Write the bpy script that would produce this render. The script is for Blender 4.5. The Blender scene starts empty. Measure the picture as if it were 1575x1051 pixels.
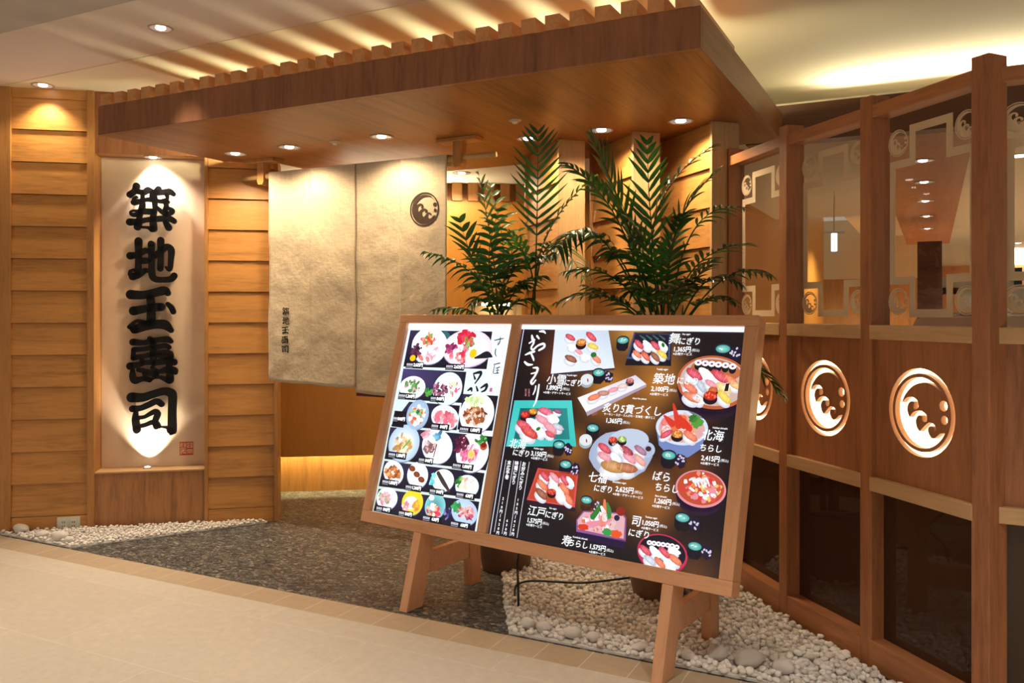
import bpy, bmesh, math, random
from mathutils import Matrix, Vector, noise
random.seed(7)
SC = bpy.context.scene
COL = SC.collection

# ------------------------------------------------------------------ camera
TH = math.radians(26.83)
EYE = 1.4
FPX, PPX, PPY = 1280.0, 787.5, 482.0
cam_data = bpy.data.cameras.new('camera')
cam_data.sensor_width = 36.0
cam_data.lens = 36.0 * FPX / 1575.0
cam_data.shift_y = -(525.5 - PPY) / 1575.0
cam_data.clip_start = 0.05
cam_data.clip_end = 100
cam = bpy.data.objects.new('camera', cam_data)
COL.objects.link(cam)
cam.location = (0, 0, EYE)
cam.rotation_euler = (math.pi / 2, 0, TH)
SC.camera = cam

# ------------------------------------------------------------------ world, exposure
W = bpy.data.worlds.new('mall_ambient')
SC.world = W
W.use_nodes = True
W.node_tree.nodes['Background'].inputs[0].default_value = (1.0, 0.86, 0.70, 1)
W.node_tree.nodes['Background'].inputs[1].default_value = 0.40
SC.view_settings.view_transform = 'Standard'
SC.view_settings.look = 'None'
SC.view_settings.gamma = 1.0
SC.view_settings.use_curve_mapping = False
SC.view_settings.exposure = 0.0
SC.cycles.max_bounces = 8
SC.cycles.transparent_max_bounces = 16
SC.cycles.sample_clamp_indirect = 4.0

# light levels (watts)
E_SOFFIT = 35.0      # downlights in the canopy soffit
E_HALL = 105.0        # downlights in the mall ceiling
E_COVE = 11.0         # lamps behind the slats
E_DINING = 230.0
WARM = (1.0, 0.76, 0.47)
WARMW = (1.0, 0.90, 0.77)
YEL = (1.0, 0.80, 0.36)
COVE = (1.0, 0.94, 0.56)

# ------------------------------------------------------------------ geometry of the view (used to measure the place)
CF = Vector((-math.sin(TH), math.cos(TH), 0))
CR = Vector((math.cos(TH), math.sin(TH), 0))
CU = Vector((0, 0, 1))
C0 = Vector((0, 0, EYE))

def ray(px, py):
    return CF + CR * ((px - PPX) / FPX) + CU * ((PPY - py) / FPX)

def atz(px, py, z=0.0):
    d = ray(px, py)
    return C0 + d * ((z - EYE) / d.z)

def aty(px, py, y):
    d = ray(px, py)
    return C0 + d * (y / d.y)

def atd(px, py, d):
    return C0 + ray(px, py) * d

def hit(M, px, py, off=0.0, ax=1):
    """point of the plane local[ax] = off of frame M, in local coordinates"""
    I = M.inverted()
    o = I @ C0
    d = I.to_3x3() @ ray(px, py)
    return o + d * ((off - o[ax]) / d[ax])

def frame(o, ang):
    return Matrix.Translation(Vector(o)) @ Matrix.Rotation(ang, 4, 'Z')

# ------------------------------------------------------------------ object helpers
def props(o, label=None, cat=None, group=None, kind=None):
    if label: o['label'] = label
    if cat: o['category'] = cat
    if group: o['group'] = group
    if kind: o['kind'] = kind
    return o

def thing(name, label=None, cat=None, M=None, group=None, kind=None):
    o = bpy.data.objects.new(name, None)
    o.empty_display_size = 0.1
    COL.objects.link(o)
    if M is not None:
        o.matrix_world = M
    return props(o, label, cat, group, kind)

def link(name, data, parent=None, M=None):
    o = bpy.data.objects.new(name, data)
    COL.objects.link(o)
    if parent is not None:
        o.parent = parent
    if M is not None:
        o.matrix_local = M
    return o

def dup(o, parent=None):
    c = o.copy()
    COL.objects.link(c)
    if parent is not None:
        c.parent = parent
    for ch in o.children:
        dup(ch, c)
    return c

class MB:
    def __init__(s):
        s.v = []; s.f = []; s.m = []
    def add(s, vs, fs, mi=0):
        k = len(s.v)
        s.v += [tuple(v) for v in vs]
        s.f += [tuple(i + k for i in f) for f in fs]
        s.m += [mi] * len(fs)
        return s
    def box(s, x0, x1, y0, y1, z0, z1, mi=0):
        vs = [(x, y, z) for z in (z0, z1) for y in (y0, y1) for x in (x0, x1)]
        return s.add(vs, [(0, 2, 3, 1), (4, 5, 7, 6), (0, 1, 5, 4), (2, 6, 7, 3), (0, 4, 6, 2), (1, 3, 7, 5)], mi)
    def hexa(s, bot, top, mi=0):
        n = len(bot)
        fs = [tuple(range(n - 1, -1, -1)), tuple(range(n, 2 * n))]
        for i in range(n):
            j = (i + 1) % n
            fs.append((i, j, n + j, n + i))
        return s.add(list(bot) + list(top), fs, mi)
    def prism(s, poly, fn, a, b, mi=0):
        """poly 2D, fn(u,v,t)->3D, from t=a to t=b"""
        return s.hexa([fn(u, v, a) for u, v in poly], [fn(u, v, b) for u, v in poly], mi)
    def lathe(s, prof, n=32, mi=0, c=(0, 0, 0), close=False):
        vs = []
        for r, z in prof:
            for i in range(n):
                a = 2 * math.pi * i / n
                vs.append((c[0] + r * math.cos(a), c[1] + r * math.sin(a), c[2] + z))
        fs = []
        m = len(prof)
        for k in range(m - 1):
            for i in range(n):
                j = (i + 1) % n
                fs.append((k * n + i, k * n + j, (k + 1) * n + j, (k + 1) * n + i))
        fs.append(tuple(range(n - 1, -1, -1)))
        fs.append(tuple((m - 1) * n + i for i in range(n)))
        return s.add(vs, fs, mi)
    def tube(s, pts, r, n=8, mi=0):
        pts = [Vector(p) for p in pts]
        rs = r if isinstance(r, (list, tuple)) else [r] * len(pts)
        vs = []; fs = []
        ref = Vector((0.13, 0.27, 1)).normalized()
        for i, p in enumerate(pts):
            t = (pts[min(i + 1, len(pts) - 1)] - pts[max(i - 1, 0)])
            t = t.normalized() if t.length > 1e-9 else Vector((0, 0, 1))
            if abs(t.dot(ref)) > 0.95: ref = Vector((1, 0.2, 0.1)).normalized()
            a = t.cross(ref).normalized(); b = t.cross(a)
            for k in range(n):
                q = 2 * math.pi * k / n
                vs.append(p + (a * math.cos(q) + b * math.sin(q)) * rs[i])
        for i in range(len(pts) - 1):
            for k in range(n):
                j = (k + 1) % n
                fs.append((i * n + k, i * n + j, (i + 1) * n + j, (i + 1) * n + k))
        fs.append(tuple(range(n - 1, -1, -1)))
        fs.append(tuple((len(pts) - 1) * n + k for k in range(n)))
        return s.add(vs, fs, mi)
    def mesh(s, name, mats, smooth=False):
        me = bpy.data.meshes.new(name)
        me.from_pydata(s.v, [], s.f)
        for m in (mats if isinstance(mats, (list, tuple)) else [mats]):
            me.materials.append(m)
        if any(s.m):
            me.polygons.foreach_set('material_index', s.m)
        bm = bmesh.new(); bm.from_mesh(me)
        bmesh.ops.recalc_face_normals(bm, faces=bm.faces)
        bm.to_mesh(me); bm.free()
        if smooth:
            me.polygons.foreach_set('use_smooth', [True] * len(me.polygons))
        me.update()
        return me
    def build(s, name, mats, parent=None, M=None, bevel=0.0, smooth=False, auto=None):
        o = link(name, s.mesh(name, mats, smooth), parent, M)
        if bevel:
            b = o.modifiers.new('edge', 'BEVEL')
            b.width = bevel; b.segments = 2; b.limit_method = 'ANGLE'; b.angle_limit = 0.6
        if auto:
            smooth_by_angle(o.data, auto)
        return o

def smooth_by_angle(me, ang):
    me.polygons.foreach_set('use_smooth', [True] * len(me.polygons))
    bm = bmesh.new(); bm.from_mesh(me)
    for e in bm.edges:
        if len(e.link_faces) == 2 and e.calc_face_angle(0) > ang:
            e.smooth = False
    bm.to_mesh(me); bm.free()

# ------------------------------------------------------------------ materials
def lin(c):
    return tuple((x / 12.92) if x <= 0.04045 else ((x + 0.055) / 1.055) ** 2.4 for x in c)

def rgb(r, g, b):
    return lin((r / 255, g / 255, b / 255))

class NT:
    def __init__(s, name):
        s.mat = bpy.data.materials.new(name)
        s.mat.use_nodes = True
        s.t = s.mat.node_tree
        s.b = s.t.nodes['Principled BSDF']
        s.out = s.t.nodes['Material Output']
    def n(s, typ, **kw):
        x = s.t.nodes.new(typ)
        for k, v in kw.items():
            if k.startswith('_'): setattr(x, k[1:], v)
            elif k[0] == 'i' and k[1:].isdigit(): x.inputs[int(k[1:])].default_value = v
            else: x.inputs[k].default_value = v
        return x
    def l(s, a, b):
        s.t.links.new(a, b)
    def ramp(s, fac, stops):
        r = s.n('ShaderNodeValToRGB')
        e = r.color_ramp.elements
        while len(e) < len(stops): e.new(0.5)
        for i, (p, c) in enumerate(stops):
            e[i].position = p; e[i].color = (*c, 1)
        s.l(fac, r.inputs[0])
        return r.outputs[0]

def plain(name, col, rough=0.5, metal=0.0, emit=None, es=0.0, spec=0.5):
    t = NT(name)
    t.b.inputs['Base Color'].default_value = (*col, 1)
    t.b.inputs['Roughness'].default_value = rough
    t.b.inputs['Metallic'].default_value = metal
    t.b.inputs['Specular IOR Level'].default_value = spec
    if emit:
        t.b.inputs['Emission Color'].default_value = (*emit, 1)
        t.b.inputs['Emission Strength'].default_value = es
    return t.mat

def wood(name, c, axis='Z', contrast=0.22, scale=1.0, rough=0.42, along=0.10):
    """fine straight grain running along AXIS of the object"""
    t = NT(name)
    tc = t.n('ShaderNodeTexCoord')
    mp = t.n('ShaderNodeMapping')
    s = [14.0 * scale] * 3
    s['XYZ'.index(axis)] = 14.0 * scale * along
    mp.inputs['Scale'].default_value = s
    t.l(tc.outputs['Object'], mp.inputs['Vector'])
    info = t.n('ShaderNodeObjectInfo')
    ad = t.n('ShaderNodeVectorMath', _operation='MULTIPLY_ADD')
    ad.inputs[1].default_value = (1, 1, 1)
    t.l(mp.outputs[0], ad.inputs[0])
    cx = t.n('ShaderNodeCombineXYZ')
    m10 = t.n('ShaderNodeMath', _operation='MULTIPLY'); m10.inputs[1].default_value = 37.0
    t.l(info.outputs['Random'], m10.inputs[0])
    for i in range(3): t.l(m10.outputs[0], cx.inputs[i])
    t.l(cx.outputs[0], ad.inputs[2])
    n1 = t.n('ShaderNodeTexNoise', Scale=1.0, Detail=5.0, Roughness=0.6, Distortion=0.6)
    n2 = t.n('ShaderNodeTexNoise', Scale=5.0, Detail=3.0, Roughness=0.7)
    t.l(ad.outputs[0], n1.inputs['Vector']); t.l(ad.outputs[0], n2.inputs['Vector'])
    mx = t.n('ShaderNodeMath', _operation='MULTIPLY_ADD'); mx.inputs[1].default_value = 0.45
    t.l(n2.outputs[0], mx.inputs[0]); 
    m2 = t.n('ShaderNodeMath', _operation='MULTIPLY'); m2.inputs[1].default_value = 0.55
    t.l(n1.outputs[0], m2.inputs[0]); t.l(m2.outputs[0], mx.inputs[2])
    k = contrast
    dk = tuple(x * (1 - 2.0 * k) * f for x, f in zip(c, (1, .94, .86)))
    lt = tuple(min(1, x * (1 + 1.1 * k)) for x in c)
    col = t.ramp(mx.outputs[0], [(0.30, dk), (0.50, c), (0.70, lt)])
    t.l(col, t.b.inputs['Base Color'])
    t.b.inputs['Roughness'].default_value = rough
    bp = t.n('ShaderNodeBump', Strength=0.06, Distance=0.004)
    t.l(mx.outputs[0], bp.inputs['Height']); t.l(bp.outputs[0], t.b.inputs['Normal'])
    return t.mat

M = {}
M['gold_x'] = wood('golden_wood_across', (0.54, 0.255, 0.070), 'X', 0.20)
M['gold_z'] = wood('golden_wood_upright', (0.46, 0.215, 0.062), 'Z', 0.18)
M['niche_z'] = wood('panel_wood_upright', (0.44, 0.20, 0.075), 'Z', 0.24)
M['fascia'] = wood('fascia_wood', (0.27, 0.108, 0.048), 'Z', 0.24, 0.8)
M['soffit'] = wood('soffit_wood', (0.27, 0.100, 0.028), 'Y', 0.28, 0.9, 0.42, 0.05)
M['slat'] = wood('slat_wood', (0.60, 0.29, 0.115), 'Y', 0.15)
M['red_z'] = wood('screen_wood_upright', (0.39, 0.155, 0.064), 'Z', 0.22)
M['red_x'] = wood('screen_wood_across', (0.43, 0.175, 0.068), 'X', 0.20)
M['easel_x'] = wood('easel_wood_across', (0.72, 0.375, 0.20), 'X', 0.10, 1.0, 0.38)
M['easel_y'] = wood('easel_wood_upright', (0.72, 0.375, 0.20), 'Y', 0.10, 1.0, 0.38)
M['easel_z'] = wood('easel_wood_leg', (0.68, 0.33, 0.16), 'Z', 0.14, 1.0, 0.38)
M['post_pale'] = wood('pale_post_wood', (0.52, 0.32, 0.15), 'Z', 0.10)
M['pale_x'] = wood('pale_rail_wood', (0.60, 0.38, 0.19), 'X', 0.10)
M['orange'] = wood('orange_wall_board', (0.62, 0.27, 0.045), 'Z', 0.06, 2.0)
M['dark_wood'] = wood('dark_brown_wood', (0.10, 0.035, 0.015), 'X', 0.2)
M['bulk'] = wood('bulkhead_wood', (0.50, 0.20, 0.075), 'Y', 0.12)
M['black'] = plain('black_lacquer', (0.004, 0.003, 0.004), 0.55, spec=0.25)
M['cable'] = plain('black_rubber', (0.006, 0.006, 0.006), 0.5)
M['white_plastic'] = plain('white_plastic', (0.72, 0.70, 0.62), 0.4)
M['slot'] = plain('dark_slot', (0.02, 0.02, 0.02), 0.6)
M['trim'] = plain('lamp_trim', (0.55, 0.45, 0.35), 0.35, 0.2)
M['reflector'] = plain('lamp_reflector', (0.75, 0.74, 0.72), 0.15, 0.9, (1, 0.93, 0.82), 0.25)
M['bulb'] = plain('lamp_bulb', (1, 1, 1), 0.3, 0, (1.0, 0.92, 0.80), 9.0)
M['bulb_dim'] = plain('lamp_bulb_soft', (1, 1, 1), 0.3, 0, (1.0, 0.88, 0.66), 3.5)
M['chrome'] = plain('chrome', (0.8, 0.8, 0.8), 0.15, 1.0)
M['pink_seat'] = plain('pale_pink_vinyl', (0.62, 0.42, 0.36), 0.5)
M['ceil'] = plain('ceiling_paint', (0.76, 0.66, 0.60), 0.9)
M['ceil_shade'] = plain('ceiling_shaded', (0.50, 0.46, 0.43), 0.9)  # ceiling colour darkened for the shade out of reach of the slat lamps
M['ceil_in'] = plain('ceiling_cream', (0.82, 0.74, 0.57), 0.9)
M['grey_wall'] = plain('grey_wall', (0.36, 0.36, 0.33), 0.8)
M['cream_wall'] = plain('cream_wall', (0.66, 0.52, 0.33), 0.8)
M['emblem_print'] = plain('brown_ink', (0.055, 0.030, 0.018), 0.85)
M['ink'] = plain('black_ink', (0.025, 0.02, 0.018), 0.85)
M['red_ink'] = plain('red_seal_ink', (0.50, 0.05, 0.035), 0.8)

M['backlight'] = plain('backlit_acrylic', (0.9, 0.8, 0.6), 0.5, 0, (1.0, 0.78, 0.40), 3.6)
M['stone'] = plain('white_stone', (0.70, 0.66, 0.61), 0.75)
M['pot'] = plain('brown_clay_pot', (0.17, 0.085, 0.045), 0.55)
M['soil'] = plain('dark_soil', (0.03, 0.02, 0.012), 0.95)
M['stem'] = plain('green_brown_stem', (0.035, 0.05, 0.018), 0.5)
M['bamboo'] = plain('bamboo_pole', (0.60, 0.40, 0.17), 0.4)
M['exit'] = plain('exit_sign_light', (0.6, 0.9, 0.9), 0.4, 0, (0.65, 0.9, 1.0), 5.0)
M['tube'] = plain('fluorescent_tube', (1, 1, 1), 0.4, 0, (1.0, 0.82, 0.42), 6.0)

def mat_leaf():
    t = NT('palm_leaf')
    tc = t.n('ShaderNodeTexCoord')
    nz = t.n('ShaderNodeTexNoise', Scale=6.0, Detail=2.0)
    t.l(tc.outputs['Object'], nz.inputs['Vector'])
    col = t.ramp(nz.outputs[0], [(0.3, (0.010, 0.045, 0.009)), (0.55, (0.022, 0.095, 0.014)), (0.8, (0.05, 0.17, 0.02))])
    t.l(col, t.b.inputs['Base Color'])
    t.b.inputs['Roughness'].default_value = 0.30
    tr = t.n('ShaderNodeBsdfTranslucent')
    t.l(col, tr.inputs[0])
    mx = t.n('ShaderNodeMixShader'); mx.inputs[0].default_value = 0.22
    t.l(t.b.outputs[0], mx.inputs[1]); t.l(tr.outputs[0], mx.inputs[2]); t.l(mx.outputs[0], t.out.inputs[0])
    return t.mat
M['leaf'] = mat_leaf()

def mat_frost():
    t = NT('frosted_glass_film')
    t.b.inputs['Base Color'].default_value = (0.88, 0.74, 0.54, 1)
    t.b.inputs['Roughness'].default_value = 0.55
    tr = t.n('ShaderNodeBsdfTranslucent'); tr.inputs[0].default_value = (0.85, 0.72, 0.52, 1)
    mx = t.n('ShaderNodeMixShader'); mx.inputs[0].default_value = 0.5
    t.l(t.b.outputs[0], mx.inputs[1]); t.l(tr.outputs[0], mx.inputs[2]); t.l(mx.outputs[0], t.out.inputs[0])
    return t.mat
M['frost'] = mat_frost()

def mat_glass(name, tint, fac_dark=0.0, rough=0.0, ior=1.5):
    """thin window glass: clear with a fresnel mirror; fac_dark mixes in an opaque dark film behind"""
    t = NT(name)
    t.t.nodes.remove(t.b)
    fr = t.n('ShaderNodeFresnel', IOR=ior)
    gl = t.n('ShaderNodeBsdfGlossy', Roughness=rough)
    tr = t.n('ShaderNodeBsdfTransparent')
    tr.inputs[0].default_value = (*tint, 1)
    base = tr.outputs[0]
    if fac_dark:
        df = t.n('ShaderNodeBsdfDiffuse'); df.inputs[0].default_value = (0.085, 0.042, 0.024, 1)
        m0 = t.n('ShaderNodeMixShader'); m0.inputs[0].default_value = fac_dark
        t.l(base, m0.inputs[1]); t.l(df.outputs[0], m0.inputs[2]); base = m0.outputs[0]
    geo = t.n('ShaderNodeNewGeometry')
    bk = t.n('ShaderNodeMath', _operation='SUBTRACT'); bk.inputs[0].default_value = 1.0; t.l(geo.outputs['Backfacing'], bk.inputs[1])
    ff = t.n('ShaderNodeMath', _operation='MULTIPLY'); t.l(fr.outputs[0], ff.inputs[0]); t.l(bk.outputs[0], ff.inputs[1])
    mx = t.n('ShaderNodeMixShader')
    t.l(ff.outputs[0], mx.inputs[0]); t.l(base, mx.inputs[1]); t.l(gl.outputs[0], mx.inputs[2])
    t.l(mx.outputs[0], t.out.inputs[0])
    return t.mat
M['glass'] = mat_glass('clear_glass', (0.97, 0.95, 0.92))
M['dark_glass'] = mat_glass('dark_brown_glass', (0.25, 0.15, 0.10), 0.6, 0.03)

def mat_plaster():
    t = NT('cream_plaster')
    tc = t.n('ShaderNodeTexCoord')
    nz = t.n('ShaderNodeTexNoise', Scale=38.0, Detail=6.0, Roughness=0.65)
    n2 = t.n('ShaderNodeTexNoise', Scale=7.0, Detail=3.0)
    t.l(tc.outputs['Object'], nz.inputs['Vector']); t.l(tc.outputs['Object'], n2.inputs['Vector'])
    col = t.ramp(n2.outputs[0], [(0.3, (0.74, 0.57, 0.42)), (0.7, (0.80, 0.63, 0.47))])
    t.l(col, t.b.inputs['Base Color'])
    t.b.inputs['Roughness'].default_value = 0.85
    bp = t.n('ShaderNodeBump', Strength=0.25, Distance=0.004)
    t.l(nz.outputs[0], bp.inputs['Height']); t.l(bp.outputs[0], t.b.inputs['Normal'])
    return t.mat
M['plaster'] = mat_plaster()

def mat_linen():
    t = NT('linen_cloth')
    tc = t.n('ShaderNodeTexCoord')
    hs = []
    for sc in ((260, 30, 14), (14, 30, 260)):
        mp = t.n('ShaderNodeMapping'); mp.inputs['Scale'].default_value = sc
        t.l(tc.outputs['Object'], mp.inputs['Vector'])
        nz = t.n('ShaderNodeTexNoise', Scale=1.0, Detail=3.0)
        t.l(mp.outputs[0], nz.inputs['Vector']); hs.append(nz.outputs[0])
    ad = t.n('ShaderNodeMath', _operation='ADD'); t.l(hs[0], ad.inputs[0]); t.l(hs[1], ad.inputs[1])
    hf = t.n('ShaderNodeMath', _operation='MULTIPLY'); hf.inputs[1].default_value = 0.5; t.l(ad.outputs[0], hf.inputs[0])
    col = t.ramp(hf.outputs[0], [(0.35, (0.56, 0.46, 0.33)), (0.5, (0.64, 0.53, 0.385)), (0.66, (0.70, 0.59, 0.44))])
    t.l(col, t.b.inputs['Base Color'])
    t.b.inputs['Roughness'].default_value = 0.9
    t.b.inputs['Specular IOR Level'].default_value = 0.15
    n3 = t.n('ShaderNodeTexNoise', Scale=11.0, Detail=5.0, Roughness=0.6)
    t.l(tc.outputs['Object'], n3.inputs['Vector'])
    b1 = t.n('ShaderNodeBump', Strength=0.35, Distance=0.03); t.l(n3.outputs[0], b1.inputs['Height'])
    b2 = t.n('ShaderNodeBump', Strength=0.25, Distance=0.003)
    t.l(hf.outputs[0], b2.inputs['Height']); t.l(b1.outputs[0], b2.inputs['Normal']); t.l(b2.outputs[0], t.b.inputs['Normal'])
    return t.mat
M['linen'] = mat_linen()

def mat_tiles(name, c1, c2, mortar, w, h, off=0.5, rough=0.35, msize=0.004, loc=(0, 0, 0)):
    t = NT(name)
    tc = t.n('ShaderNodeTexCoord')
    mp = t.n('ShaderNodeMapping'); mp.inputs['Location'].default_value = loc
    t.l(tc.outputs['Object'], mp.inputs['Vector'])
    br = t.n('ShaderNodeTexBrick', _offset=off, Scale=1.0)
    br.inputs['Color1'].default_value = (*c1, 1); br.inputs['Color2'].default_value = (*c2, 1)
    br.inputs['Mortar'].default_value = (*mortar, 1)
    br.inputs['Mortar Size'].default_value = msize
    br.inputs['Mortar Smooth'].default_value = 0.3
    br.inputs['Brick Width'].default_value = w
    br.inputs['Row Height'].default_value = h
    t.l(mp.outputs[0], br.inputs['Vector'])
    nz = t.n('ShaderNodeTexNoise', Scale=22.0, Detail=7.0, Roughness=0.7)
    t.l(tc.outputs['Object'], nz.inputs['Vector'])
    mr = t.n('ShaderNodeMapRange'); mr.inputs[1].default_value = 0.3; mr.inputs[2].default_value = 0.7
    mr.inputs[3].default_value = 0.90; mr.inputs[4].default_value = 1.06
    t.l(nz.outputs[0], mr.inputs[0])
    mx = t.n('ShaderNodeVectorMath', _operation='SCALE')
    t.l(br.outputs[0], mx.inputs[0]); t.l(mr.outputs[0], mx.inputs['Scale'])
    t.l(mx.outputs[0], t.b.inputs['Base Color'])
    t.b.inputs['Roughness'].default_value = rough
    bp = t.n('ShaderNodeBump', Strength=0.04, Distance=0.002); t.l(nz.outputs[0], bp.inputs['Height']); t.l(bp.outputs[0], t.b.inputs['Normal'])
    return t.mat
M['tile'] = mat_tiles('limestone_tile', (0.59, 0.52, 0.42), (0.62, 0.55, 0.45), (0.66, 0.60, 0.50), 1.2, 0.6, 0.5, 0.38, 0.004, (0.35, 0.12, 0))
M['border_tile'] = mat_tiles('border_tile', (0.46, 0.355, 0.235), (0.50, 0.39, 0.27), (0.66, 0.56, 0.44), 0.200, 0.9, 0.0, 0.38, 0.003, (0.05, 0.3, 0))

def mat_pebble_floor():
    t = NT('washed_pebble_paving')
    tc = t.n('ShaderNodeTexCoord')
    mp = t.n('ShaderNodeMapping'); mp.inputs['Scale'].default_value = (40, 58, 40); mp.inputs['Rotation'].default_value = (0, 0, 0.3)
    t.l(tc.outputs['Object'], mp.inputs['Vector'])
    vo = t.n('ShaderNodeTexVoronoi', Scale=1.0, Randomness=0.95); t.l(mp.outputs[0], vo.inputs['Vector'])
    ve = t.n('ShaderNodeTexVoronoi', _feature='DISTANCE_TO_EDGE', Scale=1.0, Randomness=0.95); t.l(mp.outputs[0], ve.inputs['Vector'])
    sp = t.n('ShaderNodeSeparateColor'); t.l(vo.outputs['Color'], sp.inputs[0])
    col = t.ramp(sp.outputs[0], [(0.0, (0.045, 0.047, 0.048)), (0.5, (0.115, 0.119, 0.115)), (0.85, (0.22, 0.215, 0.185)), (1.0, (0.38, 0.34, 0.27))])
    ed = t.ramp(ve.outputs['Distance'], [(0.02, (0.35, 0.33, 0.3)), (0.16, (1, 1, 1))])
    mx = t.n('ShaderNodeVectorMath', _operation='MULTIPLY'); t.l(col, mx.inputs[0]); t.l(ed, mx.inputs[1])
    t.l(mx.outputs[0], t.b.inputs['Base Color'])
    t.b.inputs['Roughness'].default_value = 0.36
    sq = t.ramp(ve.outputs['Distance'], [(0.0, (0, 0, 0)), (0.25, (0.8, 0.8, 0.8)), (0.5, (1, 1, 1))])
    bp = t.n('ShaderNodeBump', Strength=0.9, Distance=0.008); t.l(sq, bp.inputs['Height']); t.l(bp.outputs[0], t.b.inputs['Normal'])
    return t.mat
M['pebble_floor'] = mat_pebble_floor()

def mat_pebble():
    t = NT('white_pebble')
    info = t.n('ShaderNodeObjectInfo')
    geo = t.n('ShaderNodeNewGeometry')
    ad = t.n('ShaderNodeMath', _operation='ADD'); t.l(info.outputs['Random'], ad.inputs[0]); t.l(geo.outputs['Random Per Island'], ad.inputs[1])
    fr = t.n('ShaderNodeMath', _operation='FRACT'); t.l(ad.outputs[0], fr.inputs[0])
    col = t.ramp(fr.outputs[0], [(0.0, (0.68, 0.62, 0.56)), (0.4, (0.80, 0.76, 0.71)), (1.0, (0.88, 0.85, 0.82))])
    t.l(col, t.b.inputs['Base Color'])
    t.b.inputs['Roughness'].default_value = 0.7
    return t.mat
M['pebble'] = mat_pebble()

def mat_print():
    t = NT('backlit_menu_print')
    at = t.n('ShaderNodeAttribute', _attribute_name='Col')
    t.b.inputs['Base Color'].default_value = (0.02, 0.02, 0.02, 1)
    t.b.inputs['Roughness'].default_value = 0.25
    t.l(at.outputs['Color'], t.b.inputs['Emission Color'])
    t.b.inputs['Emission Strength'].default_value = 1.0
    return t.mat
M['print'] = mat_print()

# ------------------------------------------------------------------ 2D helpers: smooth outlines, strokes, filled shapes with holes
def catmull(pts, n=6, closed=False):
    P = [Vector((p[0], p[1], p[2] if len(p) > 2 else 0)) for p in pts]
    out = []
    m = len(P)
    for i in range(m if closed else m - 1):
        a = P[(i - 1) % m] if (closed or i > 0) else P[0]
        b = P[i]; c = P[(i + 1) % m]
        d = P[(i + 2) % m] if (closed or i + 2 < m) else P[-1]
        for k in range(n):
            t = k / n
            out.append(0.5 * ((2 * b) + (c - a) * t + (2 * a - 5 * b + 4 * c - d) * t * t + (3 * b - a - 3 * c + d) * t ** 3))
    if not closed: out.append(P[-1])
    return out

def stroke_outline(pts, n=5):
    """outline of a brush stroke given as (x, y, radius) points, round ends"""
    c = catmull(pts, n)
    L = []; R = []
    for i, p in enumerate(c):
        a = c[max(i - 1, 0)]; b = c[min(i + 1, len(c) - 1)]
        d = Vector((b.x - a.x, b.y - a.y)); d = d.normalized() if d.length > 1e-9 else Vector((1, 0))
        nx, ny = -d.y, d.x
        L.append((p.x + nx * p.z, p.y + ny * p.z)); R.append((p.x - nx * p.z, p.y - ny * p.z))
        if i == 0: d0 = d
        d1 = d
    def cap(p, d, s):
        a0 = math.atan2(d.x, -d.y)  # angle of the left normal
        return [(p.x + p.z * math.cos(a0 - s * math.pi * k / 8), p.y + p.z * math.sin(a0 - s * math.pi * k / 8)) for k in range(1, 8)]
    return L + cap(c[-1], d1, 1) + R[::-1] + cap(c[0], d0, -1)[::-1]

GLYPH_FAT = 1.14
def stroke_quads(pts, n=5, fat=1.0):
    """the same stroke as strips of quads plus round caps (2D verts, faces)"""
    c = catmull([(p[0], p[1], p[2] * fat) for p in pts], n)
    vs = []; fs = []
    for i, p in enumerate(c):
        a = c[max(i - 1, 0)]; b = c[min(i + 1, len(c) - 1)]
        d = Vector((b.x - a.x, b.y - a.y)); d = d.normalized() if d.length > 1e-9 else Vector((1, 0))
        vs += [(p.x - d.y * p.z, p.y + d.x * p.z), (p.x + d.y * p.z, p.y - d.x * p.z)]
        if i: fs.append((2 * i - 2, 2 * i - 1, 2 * i + 1, 2 * i))
    for p in (c[0], c[-1]):
        k = len(vs)
        vs += [(p.x + p.z * math.cos(2 * math.pi * q / 14), p.y + p.z * math.sin(2 * math.pi * q / 14)) for q in range(14)]
        fs.append(tuple(range(k, k + 14)))
    return vs, fs

def filled(loops, depth):
    """2D loops (even-odd, holes allowed) extruded to a mesh in XY, from z=-depth/2 to depth/2"""
    cu = bpy.data.curves.new('outline', 'CURVE')
    cu.dimensions = '2D'; cu.fill_mode = 'BOTH'; cu.extrude = depth / 2
    for lp in loops:
        s = cu.splines.new('POLY'); s.points.add(len(lp) - 1)
        for p, q in zip(s.points, lp): p.co = (q[0], q[1], 0, 1)
        s.use_cyclic_u = True
    o = bpy.data.objects.new('outline', cu); COL.objects.link(o)
    dg = bpy.context.evaluated_depsgraph_get()
    me = bpy.data.meshes.new_from_object(o.evaluated_get(dg))
    bpy.data.objects.remove(o); bpy.data.curves.remove(cu)
    return me

def mesh_vf(me):
    return [tuple(v.co) for v in me.vertices], [tuple(p.vertices) for p in me.polygons]

def circ(r, n=64, c=(0, 0), ry=None):
    return [(c[0] + r * math.cos(2 * math.pi * k / n), c[1] + (ry or r) * math.sin(2 * math.pi * k / n)) for k in range(n)]

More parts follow.
